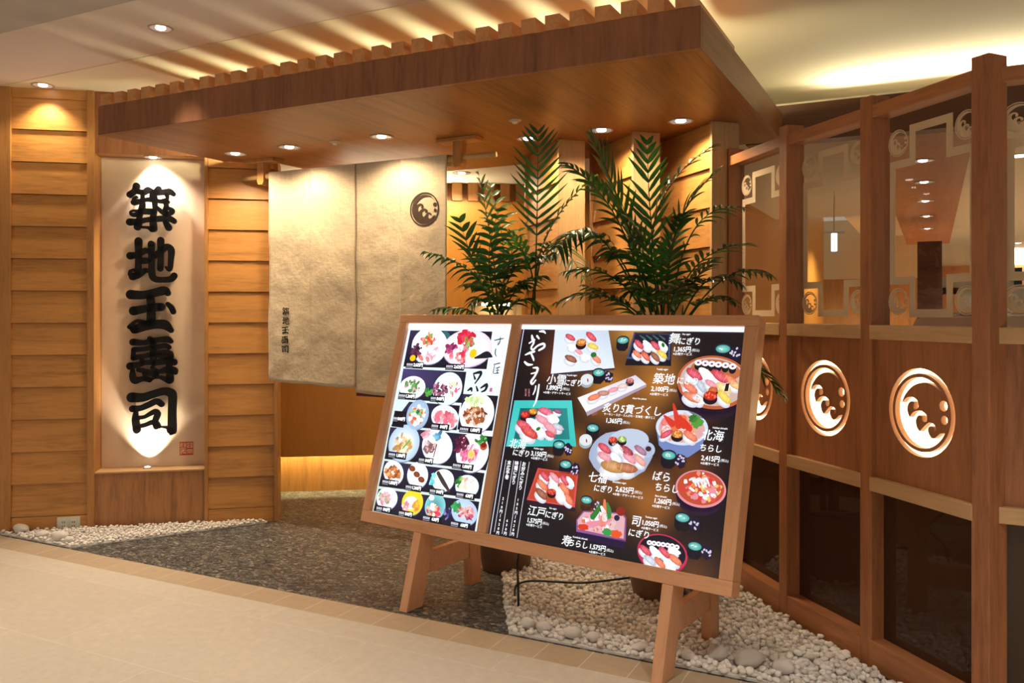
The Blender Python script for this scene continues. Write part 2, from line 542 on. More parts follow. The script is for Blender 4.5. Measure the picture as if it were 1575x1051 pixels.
TEXT_CACHE = {}
def text_vf(body):
    """flat triangles of a word at size 1, centred on x=0, baseline-independent (y centred)"""
    if body not in TEXT_CACHE:
        cu = bpy.data.curves.new('lettering', 'FONT'); cu.body = body; cu.size = 1.0; cu.resolution_u = 3
        o = bpy.data.objects.new('lettering', cu); COL.objects.link(o)
        dg = bpy.context.evaluated_depsgraph_get()
        me = bpy.data.meshes.new_from_object(o.evaluated_get(dg))
        v, f = mesh_vf(me)
        bpy.data.objects.remove(o); bpy.data.curves.remove(cu); bpy.data.meshes.remove(me)
        if v:
            x0 = min(p[0] for p in v); x1 = max(p[0] for p in v); y0 = min(p[1] for p in v); y1 = max(p[1] for p in v)
            v = [(p[0] - (x0 + x1) / 2, p[1] - (y0 + y1) / 2) for p in v]
            TEXT_CACHE[body] = (v, f, x1 - x0, y1 - y0)
        else:
            TEXT_CACHE[body] = ([], [], 0.1, 0.1)
    return TEXT_CACHE[body]

# the wave crest: outer ring, crescent with three curling waves, two drops (unit radius, y up)
def crest_loops(ring_in=0.90, disc=0.84):
    kq = disc / 0.86
    def q(x, y): return ((x - 552) / 222.0 * kq, -(y - 440) / 275.0 * kq)
    arc = []
    a0, a1 = math.radians(24), math.radians(333)
    for k in range(61):
        a = a0 + (a1 - a0) * k / 60
        arc.append((disc * math.cos(a), disc * math.sin(a)))
    segs = [
        [(690, 555), (665, 580), (640, 597), (620, 585), (605, 550), (614, 522), (640, 522), (650, 548), (662, 530), (645, 502), (610, 497), (575, 530), (545, 565)],
        [(545, 565), (525, 540), (518, 495), (535, 462), (560, 462), (566, 490), (580, 500), (598, 485), (592, 448), (550, 426), (500, 443), (470, 480)],
        [(470, 480), (455, 440), (458, 402), (478, 375), (503, 378), (500, 412), (515, 424), (537, 405), (530, 365), (497, 343), (450, 352), (415, 388)],
        [(415, 388), (440, 330), (500, 265), (580, 237), (650, 255), (700, 298), (733, 350)],
    ]
    inner = []
    for s in segs:
        c = catmull(s, 4)
        inner += [q(p.x, p.y) for p in c[:-1]]
    loop = arc + inner
    return [circ(1.0), circ(ring_in)], loop, [circ(0.115, 20, q(712, 375), 0.12), circ(0.095, 20, q(718, 466), 0.10)]

def crest_shape(R, depth, ring_in=0.90, disc=0.84):
    ring, moon, dots = crest_loops(ring_in, disc)
    return filled([[(x * R, y * R) for x, y in l] for l in ring + [moon] + dots], depth)

# the five sign characters as brush strokes: (x, y, radius) in a 1168-wide square, y down
GLYPH = [
 [[(285,140,58),(250,230,50),(165,295,52)],[(300,235,42),(420,245,46),(490,205,52),(570,235,45),(660,245,45),(800,232,48),(885,225,52),(950,265,38)],[(680,178,50),(620,250,48)],
  [(395,250,34),(390,350,34),(390,470,46),(365,560,45),(335,690,42),(325,770,52),(300,868,58)],[(235,430,48),(330,415,42),(450,380,32),(590,375,44),(700,402,32),(800,395,44),(845,408,34)],
  [(595,240,46),(610,400,46),(612,560,36),(580,700,52),(590,890,58)],[(545,300,30),(560,380,30)],[(830,280,38),(835,345,26),(800,400,45),(820,470,38),(800,560,42)],[(840,512,24),(925,560,40),(905,605,36),(820,622,36)],
  [(320,590,30),(220,580,17),(176,612,20),(215,655,32),(330,645,40)],[(345,590,45),(450,588,48),(590,590,48)],[(160,785,56),(300,775,48),(450,742,40),(600,725,45),(750,712,48),(880,712,50),(960,752,44)],
  [(370,872,18),(480,878,24),(560,905,48)],[(800,770,40),(860,870,55)],[(650,510,28),(720,575,36),(820,640,42)],[(285,330,20),(225,370,20)]],
 [[(320,190,62),(320,450,52),(312,700,48),(300,790,48)],[(170,455,58),(300,430,45),(430,362,48),(520,370,40)],[(370,540,50),(450,540,50),(520,530,40)],
  [(215,825,60),(330,790,48),(430,718,40),(465,715,36)],[(158,790,24),(172,728,22),(260,706,26)],[(548,240,54),(550,500,46),(556,780,50),(620,868,50),(760,880,46),(900,865,50),(962,805,52)],
  [(718,170,56),(718,400,50),(708,680,48)],[(595,450,46),(700,385,50),(820,285,50),(905,340,56),(902,500,46),(880,690,38),(815,655,20)]],
 [[(180,238,75),(400,245,66),(600,205,66),(780,165,70),(845,210,48)],[(232,530,72),(400,500,62),(560,470,66),(728,460,66)],[(530,280,60),(545,500,66),(545,740,72)],
  [(255,862,68),(450,795,76),(650,770,72),(800,785,76),(905,880,45)],[(150,818,30),(280,712,26),(400,742,44),(470,760,50)],[(165,825,25),(240,880,50)],[(845,405,35),(910,470,45),(945,545,45)]],
 [[(220,190,55),(400,205,44),(550,172,48),(700,150,45),(840,148,52),(905,180,36)],[(520,128,38),(590,180,46)],[(240,325,44),(400,315,38),(600,282,42),(800,260,40),(870,290,38)],
  [(580,180,52),(580,400,52),(590,580,44)],[(235,470,48),(400,445,36),(600,405,46),(800,378,42),(890,405,48),(920,455,32)],[(228,340,32),(222,480,36)],[(640,430,24),(760,440,60),(880,500,55)],
  [(360,470,26),(390,560,36)],[(170,620,60),(300,600,48),(450,560,40),(650,560,46),(850,530,58),(960,560,55)],[(210,690,30),(212,800,50),(260,880,56),(400,850,40),(520,872,40)],
  [(310,690,30),(430,712,40),(560,765,44),(640,790,40)],[(430,740,36),(440,850,36)],[(560,640,26),(620,720,46),(700,722,36),(850,690,60),(965,715,58),(985,745,38)],[(640,740,44),(620,820,30)],
  [(865,560,48),(885,800,58),(880,875,66)],[(520,880,28),(600,835,22),(700,828,26),(800,862,40),(870,890,50)]],
 [[(195,247,78),(400,250,68),(600,190,62),(780,145,62),(900,180,70),(932,250,70),(925,500,66),(925,850,72),(915,885,48)],[(700,785,12),(830,800,24),(890,850,56)],[(210,450,52),(350,442,46),(500,385,50),(640,325,50),(735,380,46)],
  [(272,500,32),(265,640,56),(290,830,60)],[(280,612,32),(420,602,30),(540,540,38),(620,510,44),(660,560,50),(620,680,48),(640,775,50)],[(320,770,32),(440,745,34),(560,702,40),(640,730,50),(700,785,26)]],
]

# ================================================================== the setting
def struct(name, mb, mat, parent=None, Mx=None, **kw):
    o = mb.build(name, mat, parent, Mx, **kw)
    if parent is None: o['kind'] = 'structure'
    return o

FRONT = 3.22          # line between the mall floor and the shop entrance
CEIL = 2.84
SOF = 2.404
struct('floor_mall', MB().box(-10, 6, -6, FRONT - 0.17, -0.1, 0), M['tile'])
struct('floor_border', MB().box(-10, 6, FRONT - 0.17, FRONT, -0.1, 0.0), M['border_tile'])
struct('floor_entrance', MB().box(-7, 6, FRONT, 7.6, -0.1, 0.0), M['pebble_floor'])
struct('floor_dining', MB().box(-7, 8, 7.6, 18.5, -0.1, 0.0), M['border_tile'])

y1 = atz(0, 52, CEIL - 0.03).y
y2 = atz(0, 132.4, CEIL).y
struct('ceiling_mall', MB().box(-10, 6, -6, y1, CEIL - 0.03, CEIL + 0.1), M['ceil_shade'])
struct('ceiling_front', MB().box(-10, 6, y1, y2 - 0.008, CEIL, CEIL + 0.1), M['ceil'])
struct('ceiling_seam', MB().box(-10, 6, y2 - 0.008, y2, CEIL + 0.01, CEIL + 0.1), M['slot'])
struct('ceiling_entrance', MB().box(-10, 6, y2, 6.4, CEIL, CEIL + 0.1), M['ceil_in'])

# ---- left wall, turned about 38 degrees to the front line
A = atz(18, 820); B = atz(428, 801)
LW = frame(A, math.atan2(B.y - A.y, B.x - A.x))
def lu(px): return hit(LW, px, PPY).x
U_END = lu(428)
n0, n1 = lu(146), lu(315)
p1a, p1b, p2a, p2b = 0.0, lu(135), lu(320.5), lu(422)
NZ0, NZ1, ND = 0.37, 2.44, 0.15
wl = thing('wall_left', M=LW, kind='structure')
mb = MB()
mb.box(-1.2, n0, 0.02, 0.22, 0, CEIL)
mb.box(n1, U_END, 0.02, 0.22, 0, CEIL)
mb.box(n0, n1, 0.02, 0.22, 0, NZ0 - 0.012)
mb.box(n0, n1, 0.02, 0.22, NZ1, CEIL)
mb.box(n0, n1, ND, 0.22, NZ0 - 0.012, NZ1)
mb.build('wall_core', M['gold_z'], wl)
def planks(x0, x1, zs, top, proud=0.009):
    """lapped boards: every board leans out at its lower edge and drops a thin shadow on the next"""
    m = MB()
    for a, b in zip(zs, zs[1:] + [top]):
        m.hexa([(x0, -proud, a + 0.004), (x1, -proud, a + 0.004), (x1, 0.022, a + 0.004), (x0, 0.022, a + 0.004)],
               [(x0, 0.006, b), (x1, 0.006, b), (x1, 0.022, b), (x0, 0.022, b)])
    return m
zs = [0.0966 + 0.2063 * k for k in range(14)]
for a, b in ((p1a, p1b), (p2a, p2b)):
    planks(a, b, zs[:13], zs[13]).build('plank_cladding', M['gold_x'], wl)
    MB().box(a, b, -0.006, 0.02, zs[13], CEIL).build('top_board', M['gold_x'], wl)
    MB().box(a, b, -0.010, 0.02, 0, zs[0]).build('skirting_board', M['gold_x'], wl, bevel=0.002)
for a, b in ((-0.16, p1a), (p1b, n0), (n1, p2a), (p2b, U_END)):
    MB().box(a, b, -0.020, 0.02, 0, CEIL).build('upright_stile', M['gold_z'], wl, bevel=0.003)
MB().box(-1.2, -0.16, -0.004, 0.02, 0, CEIL).build('upright_board', M['gold_z'], wl)
MB().box(n0, n1, 0.0, 0.02, 0, NZ0 - 0.012).build('lower_panel', M['niche_z'], wl)
MB().box(n0, n1, -0.012, ND, NZ0 - 0.012, NZ0).build('niche_ledge', M['pale_x'], wl, bevel=0.003)
MB().box(n0, n1, 0.0, 0.02, NZ1, CEIL).build('header_board', M['fascia'], wl)

# ---- back wall behind the curtain
A2 = atz(430, 763); B2 = atz(560, 759)
BW = frame(A2, math.atan2(B2.y - A2.y, B2.x - A2.x))
def bu(px): return hit(BW, px, PPY).x
FRZ = hit(BW, 705, 309).z
BZ = hit(BW, 500, 702).z
wb = thing('wall_back', M=BW, kind='structure')
uA, uB = -0.9, 3.45
INC = 2.43
# board wall hung clear of the floor, open where the lit shelf is let in
s0, s1, sz0, sz1 = bu(731), bu(803), 1.02, hit(BW, 770, 462).z
mb = MB()
mb.box(uA, s0, 0, 0.05, BZ, FRZ); mb.box(s1, uB, 0, 0.05, BZ, FRZ)
mb.box(s0, s1, 0, 0.05, BZ, sz0); mb.box(s0, s1, 0, 0.05, sz1, FRZ)
mb.build('board_wall', M['orange'], wb)
MB().box(uA, uB, 0.34, 0.38, 0, INC).build('wall_core', M['orange'], wb)
MB().box(uA, uB, 0.14, 0.18, 0, BZ + 0.1).build('lower_wall', M['gold_z'], wb)
mb = MB()
mb.box(uA, uB, 0.03, 0.06, FRZ, INC)
u = bu(690) - 2.0
pitch = bu(742) - bu(717.5)
while u < uB:
    mb.box(u, u + pitch * 0.6, -0.03, 0.03, FRZ, INC); u += pitch
mb.build('slat_frieze', M['gold_z'], wb)
mb = MB()
mb.box(s0, s1, 0.05, 0.30, sz0 - 0.02, sz0); mb.box(s0, s1, 0.05, 0.30, sz1, sz1 + 0.02)
mb.box(s0 - 0.02, s0, 0.05, 0.30, sz0 - 0.02, sz1 + 0.02); mb.box(s1, s1 + 0.02, 0.05, 0.30, sz0 - 0.02, sz1 + 0.02)
mb.box(s0, s1, 0.28, 0.30, sz0, sz1)
mb.build('shelf_niche', M['cream_wall'], wb)

def lamp_area(name, loc, sx, sy, power, col, parent=None, rot=(0, 0, 0), spread=None):
    l = bpy.data.lights.new(name, 'AREA'); l.shape = 'RECTANGLE'; l.size = sx; l.size_y = sy
    l.energy = power; l.color = col
    if spread: l.spread = spread
    o = link(name, l, parent); o.location = loc; o.rotation_euler = rot
    return o
# strip lights: tubes behind the hung board, over the shelf, on the bulkhead, plus one added uplight
def strip_light(label, Mx, x0, x1, power, col, rot, group=None, r=0.012, spread=None):
    t = thing('strip_light', label, 'light', Mx, group)
    mb = MB(); mb.tube([(x0, 0, 0), (x1, 0, 0)], r, 10); mb.build('tube', M['bulb_dim'], t, smooth=True)
    for xx in (x0, x1 - 0.04): MB().box(xx, xx + 0.04, -r * 1.3, r * 1.3, -r * 1.3, r * 1.3).build('lamp_holder', M['white_plastic'], t)
    lamp_area('strip_lamp', ((x0 + x1) / 2, 0, 0), abs(x1 - x0), 0.03, power, col, t, rot, spread)
    return t
strip_light('hidden strip light under the orange board wall behind the fabric curtain', BW @ Matrix.Translation((0, 0.09, BZ + 0.05)), -0.3, 2.6, 110.0, YEL, (0, 0, 0))
strip_light('strip light inside the lit wall niche behind the palm', BW @ Matrix.Translation((0, 0.2, sz1 - 0.03)), s0 + 0.03, s1 - 0.03, 5.0, YEL, (0, 0, 0))

strip_light('added uplight behind the curtain, brightening the inner ceiling', BW @ Matrix.Translation((0, -0.15, 1.98)), 0.45, 1.2, 120.0, (1, .86, .58), (math.pi, 0, 0), spread=2.6)  # invented lamp, added only to light the inner ceiling and frieze
# inner ceiling behind the canopy
def poly_slab(name, pts, z0, z1, mat, parent=None, Mx=None):
    mb = MB().hexa([(x, y, z0) for x, y in pts], [(x, y, z1) for x, y in pts])
    return mb.build(name, mat, parent, Mx)
c = poly_slab('ceiling_inner', [(-5.6, 4.3), (-1.0, 4.3), (-1.0, 5.2), (-0.34, 5.2), (-0.34, 9.5), (-5.6, 9.5)], INC, INC + 0.08, M['ceil_in']); c['kind'] = 'structure'
e = BW @ Vector((uB, 0, 0))
struct('wall_inner', MB().box(e.x, e.x + 0.1, e.y, 14.0, 0, 2.9), M['orange'])

# ---- dining room seen through the screen glass
FY = 17.0
struct('ceiling_dining', MB().box(-1.0, 8, 5.20, FY + 0.2, 2.62, 2.66), M['ceil_in'])
struct('beam_dining', MB().box(-1.0, 6, 5.08, 5.20, SOF, 2.62), M['dark_wood'])
bulk = struct('ceiling_bulkhead', MB().box(-0.34, 0.21, 5.20, 13.5, SOF, 2.62), M['bulk'])
mb = MB(); mb.box(-8, -0.1, FY - 2.6, FY - 2.5, 1.95, 2.9)
struct('wall_far_cream', mb, M['cream_wall'])
struct('wall_far_gold', MB().box(-8, -0.1, FY - 2.6, FY - 2.5, 0, 1.95), M['gold_z'])
struct('wall_far_grey', MB().box(-0.1, 9, FY, FY + 0.1, 0, 2.05), M['grey_wall'])
struct('wall_far_band', MB().box(-0.1, 9, FY - 0.05, FY + 0.1, 2.05, 2.25), M['bulk'])
struct('wall_far_top', MB().box(-0.1, 9, FY, FY + 0.1, 2.25, 2.7), M['ceil_in'])
a = aty(1411, 372, 9.5); b = aty(1449, 372, 9.5)
struct('wall_dining_pier', MB().box(a.x, b.x, 9.5, 10.4, 0, a.z), M['dark_wood'])
def far_frame(px0, px1, py0, py1, label):
    p = aty(px0, py0, FY - 0.06); q = aty(px1, py1, FY - 0.06)
    t = thing('picture_window', label, 'window', frame((p.x, FY - 0.06, 0), 0))
    w = q.x - p.x; z0, z1 = q.z, p.z
    mb = MB(); mb.box(0, w, 0, 0.06, z1 - 0.12, z1); mb.box(0, 0.12, 0, 0.06, z0, z1); mb.box(w - 0.12, w, 0, 0.06, z0, z1); mb.box(0, w, 0, 0.06, z0, z0 + 0.1)
    mb.build('window_frame', M['bulk'], t)
    MB().box(0.12, w - 0.12, 0.02, 0.05, z0 + 0.1, z1 - 0.12).build('pane', plain('dark_pane', (0.16, 0.17, 0.18), 0.1), t)
far_frame(1450, 1474, 443, 520, 'brown framed window on the far grey wall of the dining room')
far_frame(1560, 1590, 412, 440, 'small dark window in the far grey wall beyond the corner pane')

# ================================================================== canopy over the entrance
CX0, CX1, CY0, CY1 = -4.195, -0.784, 3.13, 5.04
FT = 2.566
can = thing('entrance_canopy', 'long flat wooden canopy over the sushi shop entrance', 'canopy', frame((CX0, CY0, SOF), 0))
w = CX1 - CX0
we = LW @ Vector((U_END, -0.025, 0)); wa = LW @ Vector((lu(347), -0.025, 0))
def cl(p): return (p[0] - CX0, p[1] - CY0)
pts = [cl((CX0, CY0 + 0.03)), cl((CX1 - 0.03, CY0 + 0.03)), cl((CX1 - 0.03, CY1)), cl((we.x + 0.03, CY1)), cl((we.x + 0.02, we.y)), cl((CX0 + 0.01, wa.y - 0.02))]
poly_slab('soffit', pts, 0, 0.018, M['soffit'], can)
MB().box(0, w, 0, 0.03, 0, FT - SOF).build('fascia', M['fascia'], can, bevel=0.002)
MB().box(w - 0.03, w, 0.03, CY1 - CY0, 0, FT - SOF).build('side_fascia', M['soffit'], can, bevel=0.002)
xs0 = aty(155.6, 150, CY0).x - CX0
xs1 = aty(1039, 10, CY0).x - CX0
sp = (xs1 - xs0) / 30
sw = sp * 0.60
sl = MB().box(0, sw, -0.004, 0.75, 0, 0.062).mesh('slat', M['slat'])
for k in range(31):
    o = link('slat', sl, can); o.location = (xs0 + sp * k, 0, FT - SOF)
    if k < 6:   # the leftmost slats stop at the wall
        o.scale.y = max(0.2, min(1.0, (0.55 + 0.1 * k) / 0.75))
# the canopy is an open box: small lamps lie inside it and shine up between the slats
cl_lab = 'small cove lamp lying inside the open canopy box under the slats'
lamp_mesh = MB().tube([(-0.05, 0, 0), (0.05, 0, 0)], 0.009, 10).mesh('bulb', M['tube'], True)
ped_mesh = MB().box(-0.03, 0.03, -0.015, 0.015, -0.054, -0.010).mesh('lamp_base', M['white_plastic'])
for k in range(1, 31, 3):
    x = CX0 + xs0 + sp * k + sw + (sp - sw) / 2
    t = thing('cove_lamp', cl_lab, 'light', frame((x, CY0 + 0.66, 2.476), 0), 'cove lamps inside the canopy box')
    link('bulb', lamp_mesh, t); link('lamp_base', ped_mesh, t)
    l = bpy.data.lights.new('cove_light', 'POINT'); l.energy = E_COVE; l.color = COVE; l.shadow_soft_size = 0.032
    o = link('cove_light', l, t); o.location = (0, 0, 0.022)

# ================================================================== downlights
def ring_meshes(R):
    a = MB().lathe([(R * 1.22, 0), (R * 1.18, -0.006), (R * 1.0, -0.004), (R * 0.98, 0.0)], 32)
    b = MB()
    prof = [(R * 0.98, -0.003), (R * 0.8, -0.0015), (R * 0.5, -0.001)]
    n = 32; vs = []; fs = []
    for r, z in prof:
        vs += [(r * math.cos(2 * math.pi * i / n), r * math.sin(2 * math.pi * i / n), z) for i in range(n)]
    for k in range(2):
        for i in range(n):
            j = (i + 1) % n
            fs.append((k * n + i, k * n + j, (k + 1) * n + j, (k + 1) * n + i))
    b.add(vs, fs)
    c = MB().lathe([(R * 0.5, -0.001), (R * 0.42, -0.007), (R * 0.2, -0.010)], 20)
    return a.mesh('trim_ring', M['trim'], True), b.mesh('reflector', M['reflector'], True), c.mesh('bulb', M['bulb'], True)
RM = {}
def downlight(p, label, power, angle=100, R=0.05, col=WARM, blend=0.6, group=None, soft=0.03, aim=None):
    if R not in RM: RM[R] = ring_meshes(R)
    t = thing('downlight', label, 'downlight', frame(p, 0), group)
    for nm, me in zip(('trim_ring', 'reflector', 'bulb'), RM[R]): link(nm, me, t)
    if power:
        l = bpy.data.lights.new('spot', 'SPOT'); l.energy = power; l.color = col
        l.spot_size = math.radians(angle); l.spot_blend = blend; l.shadow_soft_size = soft
        o = link('spot', l, t); o.location = (0, 0, -0.016)
        if aim: o.rotation_euler = aim
    return t
sd = [((362, 236), 'recessed downlight in the wooden soffit nearest the sign wall'),
      ((445, 226), 'recessed downlight in the soffit over the left part of the curtain'),
      ((587, 210), 'recessed downlight in the soffit over the middle of the curtain'),
      ((812, 213), 'recessed downlight in the soffit behind the tallest palm frond'),
      ((925, 200), 'recessed downlight in the soffit above the thick palm fronds'),
      ((1047, 186), 'recessed downlight in the soffit closest to the glass screen')]
for (px, py), lb in sd:
    downlight(atz(px, py, SOF), lb, E_SOFFIT, 150, 0.055)
q = LW @ Vector((lu(231), 0.080, NZ1))
downlight(q, 'downlight in the head of the sign niche above the black characters', 95.0, 105, 0.05, (1, 0.84, 0.66), 0.9, aim=(math.radians(12), 0, 0))
downlight(atz(66, 131, CEIL), 'downlight in the ceiling close above the left plank panel', 26.0, 110, 0.055, WARM, 0.7)
downlight(atz(247, 43, CEIL), 'downlight in the plain mall ceiling in front of the canopy', E_HALL * 0.6, 62, 0.05, WARMW, 0.9)
for i, (x, y) in enumerate([(-4.6, 1.5), (-3.0, 1.5), (-1.3, 1.7), (0.4, 1.7), (2.0, 1.6), (-3.8, -0.6), (-1.8, -0.6), (0.2, -0.6), (2.2, -0.6), (-2.8, -2.8), (0, -2.8), (2.6, -2.8)]):
    downlight((x, y, CEIL - 0.03), 'recessed downlight in the mall ceiling in front of the shop', E_HALL * (1.5 if x > 0.3 and y > 1 else 1.0), 95, 0.05, WARMW, 0.8, group='mall ceiling downlights')
downlight(atz(710, 266, INC), 'downlight in the cream inner ceiling beside the curtain', 40.0, 168, 0.055, WARM, 0.3)
downlight(Vector((-3.6, 5.05, INC)), 'added unseen downlight in the inner ceiling behind the curtain', 30.0, 168, 0.055, WARM, 0.3)  # extra lamp added so the back wall bounces light onto the ceiling
lampc = 'sensor disc in the soffit between'
def disc(px, py, lb):
    t = thing('ceiling_sensor', lb, 'sensor', frame(atz(px, py, SOF), 0))
    MB().lathe([(0.034, 0), (0.033, -0.004), (0.022, -0.006)], 24).build('cover_plate', M['trim'], t, smooth=True)
    MB().lathe([(0.018, -0.006), (0.015, -0.016), (0.004, -0.02)], 20).build('sensor_dome', M['white_plastic'], t, smooth=True)
disc(515, 218, 'small round ceiling sensor between two downlights above the curtain')
disc(792, 185, 'small round ceiling sensor above the tallest palm frond')
# dining room lamps: a row in the wooden bulkhead, more in the cream ceiling
for k, lb in enumerate(('nearest', 'second', 'middle', 'fourth', 'farthest')):
    y = (6.1, 7.1, 8.3, 9.6, 11.0)[k]
    downlight((-0.06, y, SOF), lb + ' downlight of the row in the wooden dining room bulkhead', 0, R=0.06)
for k, (px, py, lb) in enumerate([(1567, 240, 'bright'), (1541, 299, 'small'), (1566, 374, 'far')]):
    p = atz(px, py, 2.62)
    downlight(p, lb + ' ceiling lamp in the cream dining room ceiling by the corner pane', 150, 140, 0.09, WARMW)
for p in ((0.8, 7.5), (1.2, 10.5), (-0.9, 9.0), (1.5, 14.5), (-0.8, 12.5), (3.5, 12.0)):
    downlight((p[0], p[1], 2.62), 'dining room ceiling downlight beyond the glass screen', E_DINING, 140, 0.09, WARMW, group='hidden dining room downlights')
strip_light('cove light lying on top of the dark beam, washing the ceiling', frame((0, 5.6, 2.69), 0), -0.6, 1.4, 150.0, (1, 0.86, 0.58), (math.pi + 0.9, 0, 0))
# mall exit sign hung in the dining room, seen edge on through the glass
p = atd(1283, 373, 7.0)
t = thing('exit_sign', 'glowing box sign hung behind the second glass pane', 'sign', frame((p.x, p.y, p.z), 0.35))
MB().box(-0.022, 0.022, -0.015, 0.015, -0.075, 0.075).build('light_box', M['exit'], t, bevel=0.004)
mb = MB(); mb.box(-0.08, 0.08, -0.012, 0.012, 0.078, 0.09); mb.tube([(0, 0, 0.09), (0, 0, INC - p.z if p.x < -1 else 2.62 - p.z)], 0.006)
mb.build('hanger', M['chrome'], t)

# ================================================================== fins to the right of the entrance
fl = ['nearest the curtain', 'in the middle, behind the thick palm', 'next to the glass screen']
for (px, py), lb in zip(((863, 214), (978, 202), (1099, 186)), fl):
    o0 = atz(px, py, SOF)
    Fm = frame((o0.x, o0.y, 0), -math.pi / 4)
    t = thing('wall_fin', 'angled plank wall fin with pale end post ' + lb, 'wall fin', Fm)
    MB().box(-0.58, -0.02, 0.02, 0.13, 0, SOF).build('fin_core', M['gold_z'], t)
    zz = [0.0966 + 0.2063 * k for k in range(11)]
    planks(-0.58, -0.022, zz, SOF, 0.009).build('plank_cladding', M['gold_x'], t)
    MB().box(-0.022, 0.0, -0.016, 0.15, 0, SOF).build('end_post', M['post_pale'], t, bevel=0.003)
    MB().box(-0.602, -0.58, -0.016, 0.15, 0, SOF).build('rear_stile', M['gold_z'], t)

# ================================================================== screen of posts, glass and wave emblems
ZT = 2.262
PC = [atz(1112, 232, ZT), atz(1198, 196.5, ZT), atz(1322.5, 152, ZT), atz(1493.5, 89, ZT)]
PC = [Vector((p.x, p.y, 0)) for p in PC]
PC.append(PC[3] + Vector((0.62, 0.0, 0)))
PW, PDp = 0.066, 0.09
Sm = frame(PC[2], 0)
scr = thing('glass_screen', 'wooden post screen with frosted glass panes and lit wave emblems', 'screen', Sm)
Si = Sm.inverted()
angs = []
for i in range(4):
    d = PC[i + 1] - PC[i]
    angs.append(math.atan2(d.y, d.x))
pa = [angs[0], angs[0], angs[1], angs[2] + 0.15, angs[3]]
pm = MB().box(0, PW, 0, PDp, 0, ZT).mesh('post', M['red_z'])
for i in range(5):
    o = link('post', pm, scr, Si @ frame(PC[i], pa[i]))
    b = o.modifiers.new('edge', 'BEVEL'); b.width = 0.003; b.segments = 2
EM_R = 0.163
def frost_loops(x0, x1, z0, z1, nx=0.105, nz=0.125, t=0.03):
    def ring(d):
        a, b, c, e = x0 + d, x1 - d, z0 + d, z1 - d
        mx, mz = nx, nz
        return [(a, c + mz), (a + mx, c + mz), (a + mx, c), (b - mx, c), (b - mx, c + mz), (b, c + mz),
                (b, e - mz), (b - mx, e - mz), (b - mx, e), (a + mx, e), (a + mx, e - mz), (a, e - mz)]
    return [ring(0), ring(t)]
for i in range(4):
    L = (PC[i + 1] - PC[i]).length
    Bm = Si @ frame(PC[i], angs[i])
    x0, x1 = PW * 0.9, L + 0.005
    MB().box(x0, x1, 0.006, 0.086, 2.172, 2.222).build('top_rail', M['red_x'], scr, Bm, bevel=0.002)
    MB().box(x0, x1, -0.004, 0.088, 1.298, 1.353).build('middle_rail', M['pale_x'] if i != 2 else M['pale_x'], scr, Bm, bevel=0.002)
    MB().box(x0, x1, -0.004, 0.088, 0.70, 0.755).build('lower_rail', M['pale_x'], scr, Bm, bevel=0.002)
    MB().box(x0, x1, -0.002, 0.088, 0.0, 0.11).build('bottom_rail', M['red_x'], scr, Bm, bevel=0.002)
    g = MB().box(x0, x1, 0.060, 0.066, 1.353, 2.172).build('glass_pane', M['glass'], scr, Bm)
    MB().box(x0, x1, 0.060, 0.066, 0.11, 0.70).build('dark_glass_pane', M['dark_glass'], scr, Bm)
    # frosted band and four small crests on the glass
    a, b = PW + 0.0, L - 0.0
    fm = filled(frost_loops(a + 0.035, b - 0.035, 1.385, 2.115), 0.0012)
    v1, f1 = mesh_vf(fm)
    mb = MB(); mb.add([(x, 0.0592 + z, y) for x, y, z in v1], f1)
    v2, f2 = mesh_vf(crest_shape(0.052, 0.0012, 0.92, 0.87))
    for cx, cz in ((a + 0.079, 1.445), (b - 0.079, 1.445), (a + 0.079, 2.058), (b - 0.079, 2.058)):
        mb.add([(x + cx, 0.0592 + z, y + cz) for x, y, z in v2], f2)
    mb.build('frosted_pattern', M['frost'], g)
    # emblem panel: the crest is cut right through a board with a lit sheet behind it
    ring, moon, dots = crest_loops(0.88, 0.80)
    xc, zc = (x0 + x1) / 2 - 0.004, 1.035
    loops = [[(x0, 0.755), (x1, 0.755), (x1, 1.298), (x0, 1.298)]]
    loops += [[(xc + x * EM_R, zc + y * EM_R) for x, y in l] for l in ring + [moon] + dots]
    me = filled(loops, 0.022)
    v2, f2 = mesh_vf(me)
    mb = MB(); mb.add([(x, 0.030 + z, y) for x, y, z in v2], f2)
    pnl = mb.build('emblem_panel', M['red_z'], scr, Bm)
    lit = MB().hexa([(xc + x * EM_R * 1.02, 0.0415, zc + y * EM_R * 1.02) for x, y in circ(1, 48)], [(xc + x * EM_R * 1.02, 0.055, zc + y * EM_R * 1.02) for x, y in circ(1, 48)])
    lit.build('backlight', M['backlight'], pnl)['label'] = 'glowing warm white sheet behind the cut wave emblem'
    MB().box(x0, x1, 0.058, 0.075, 0.755, 1.298).build('panel_back', M['red_z'], scr, Bm)

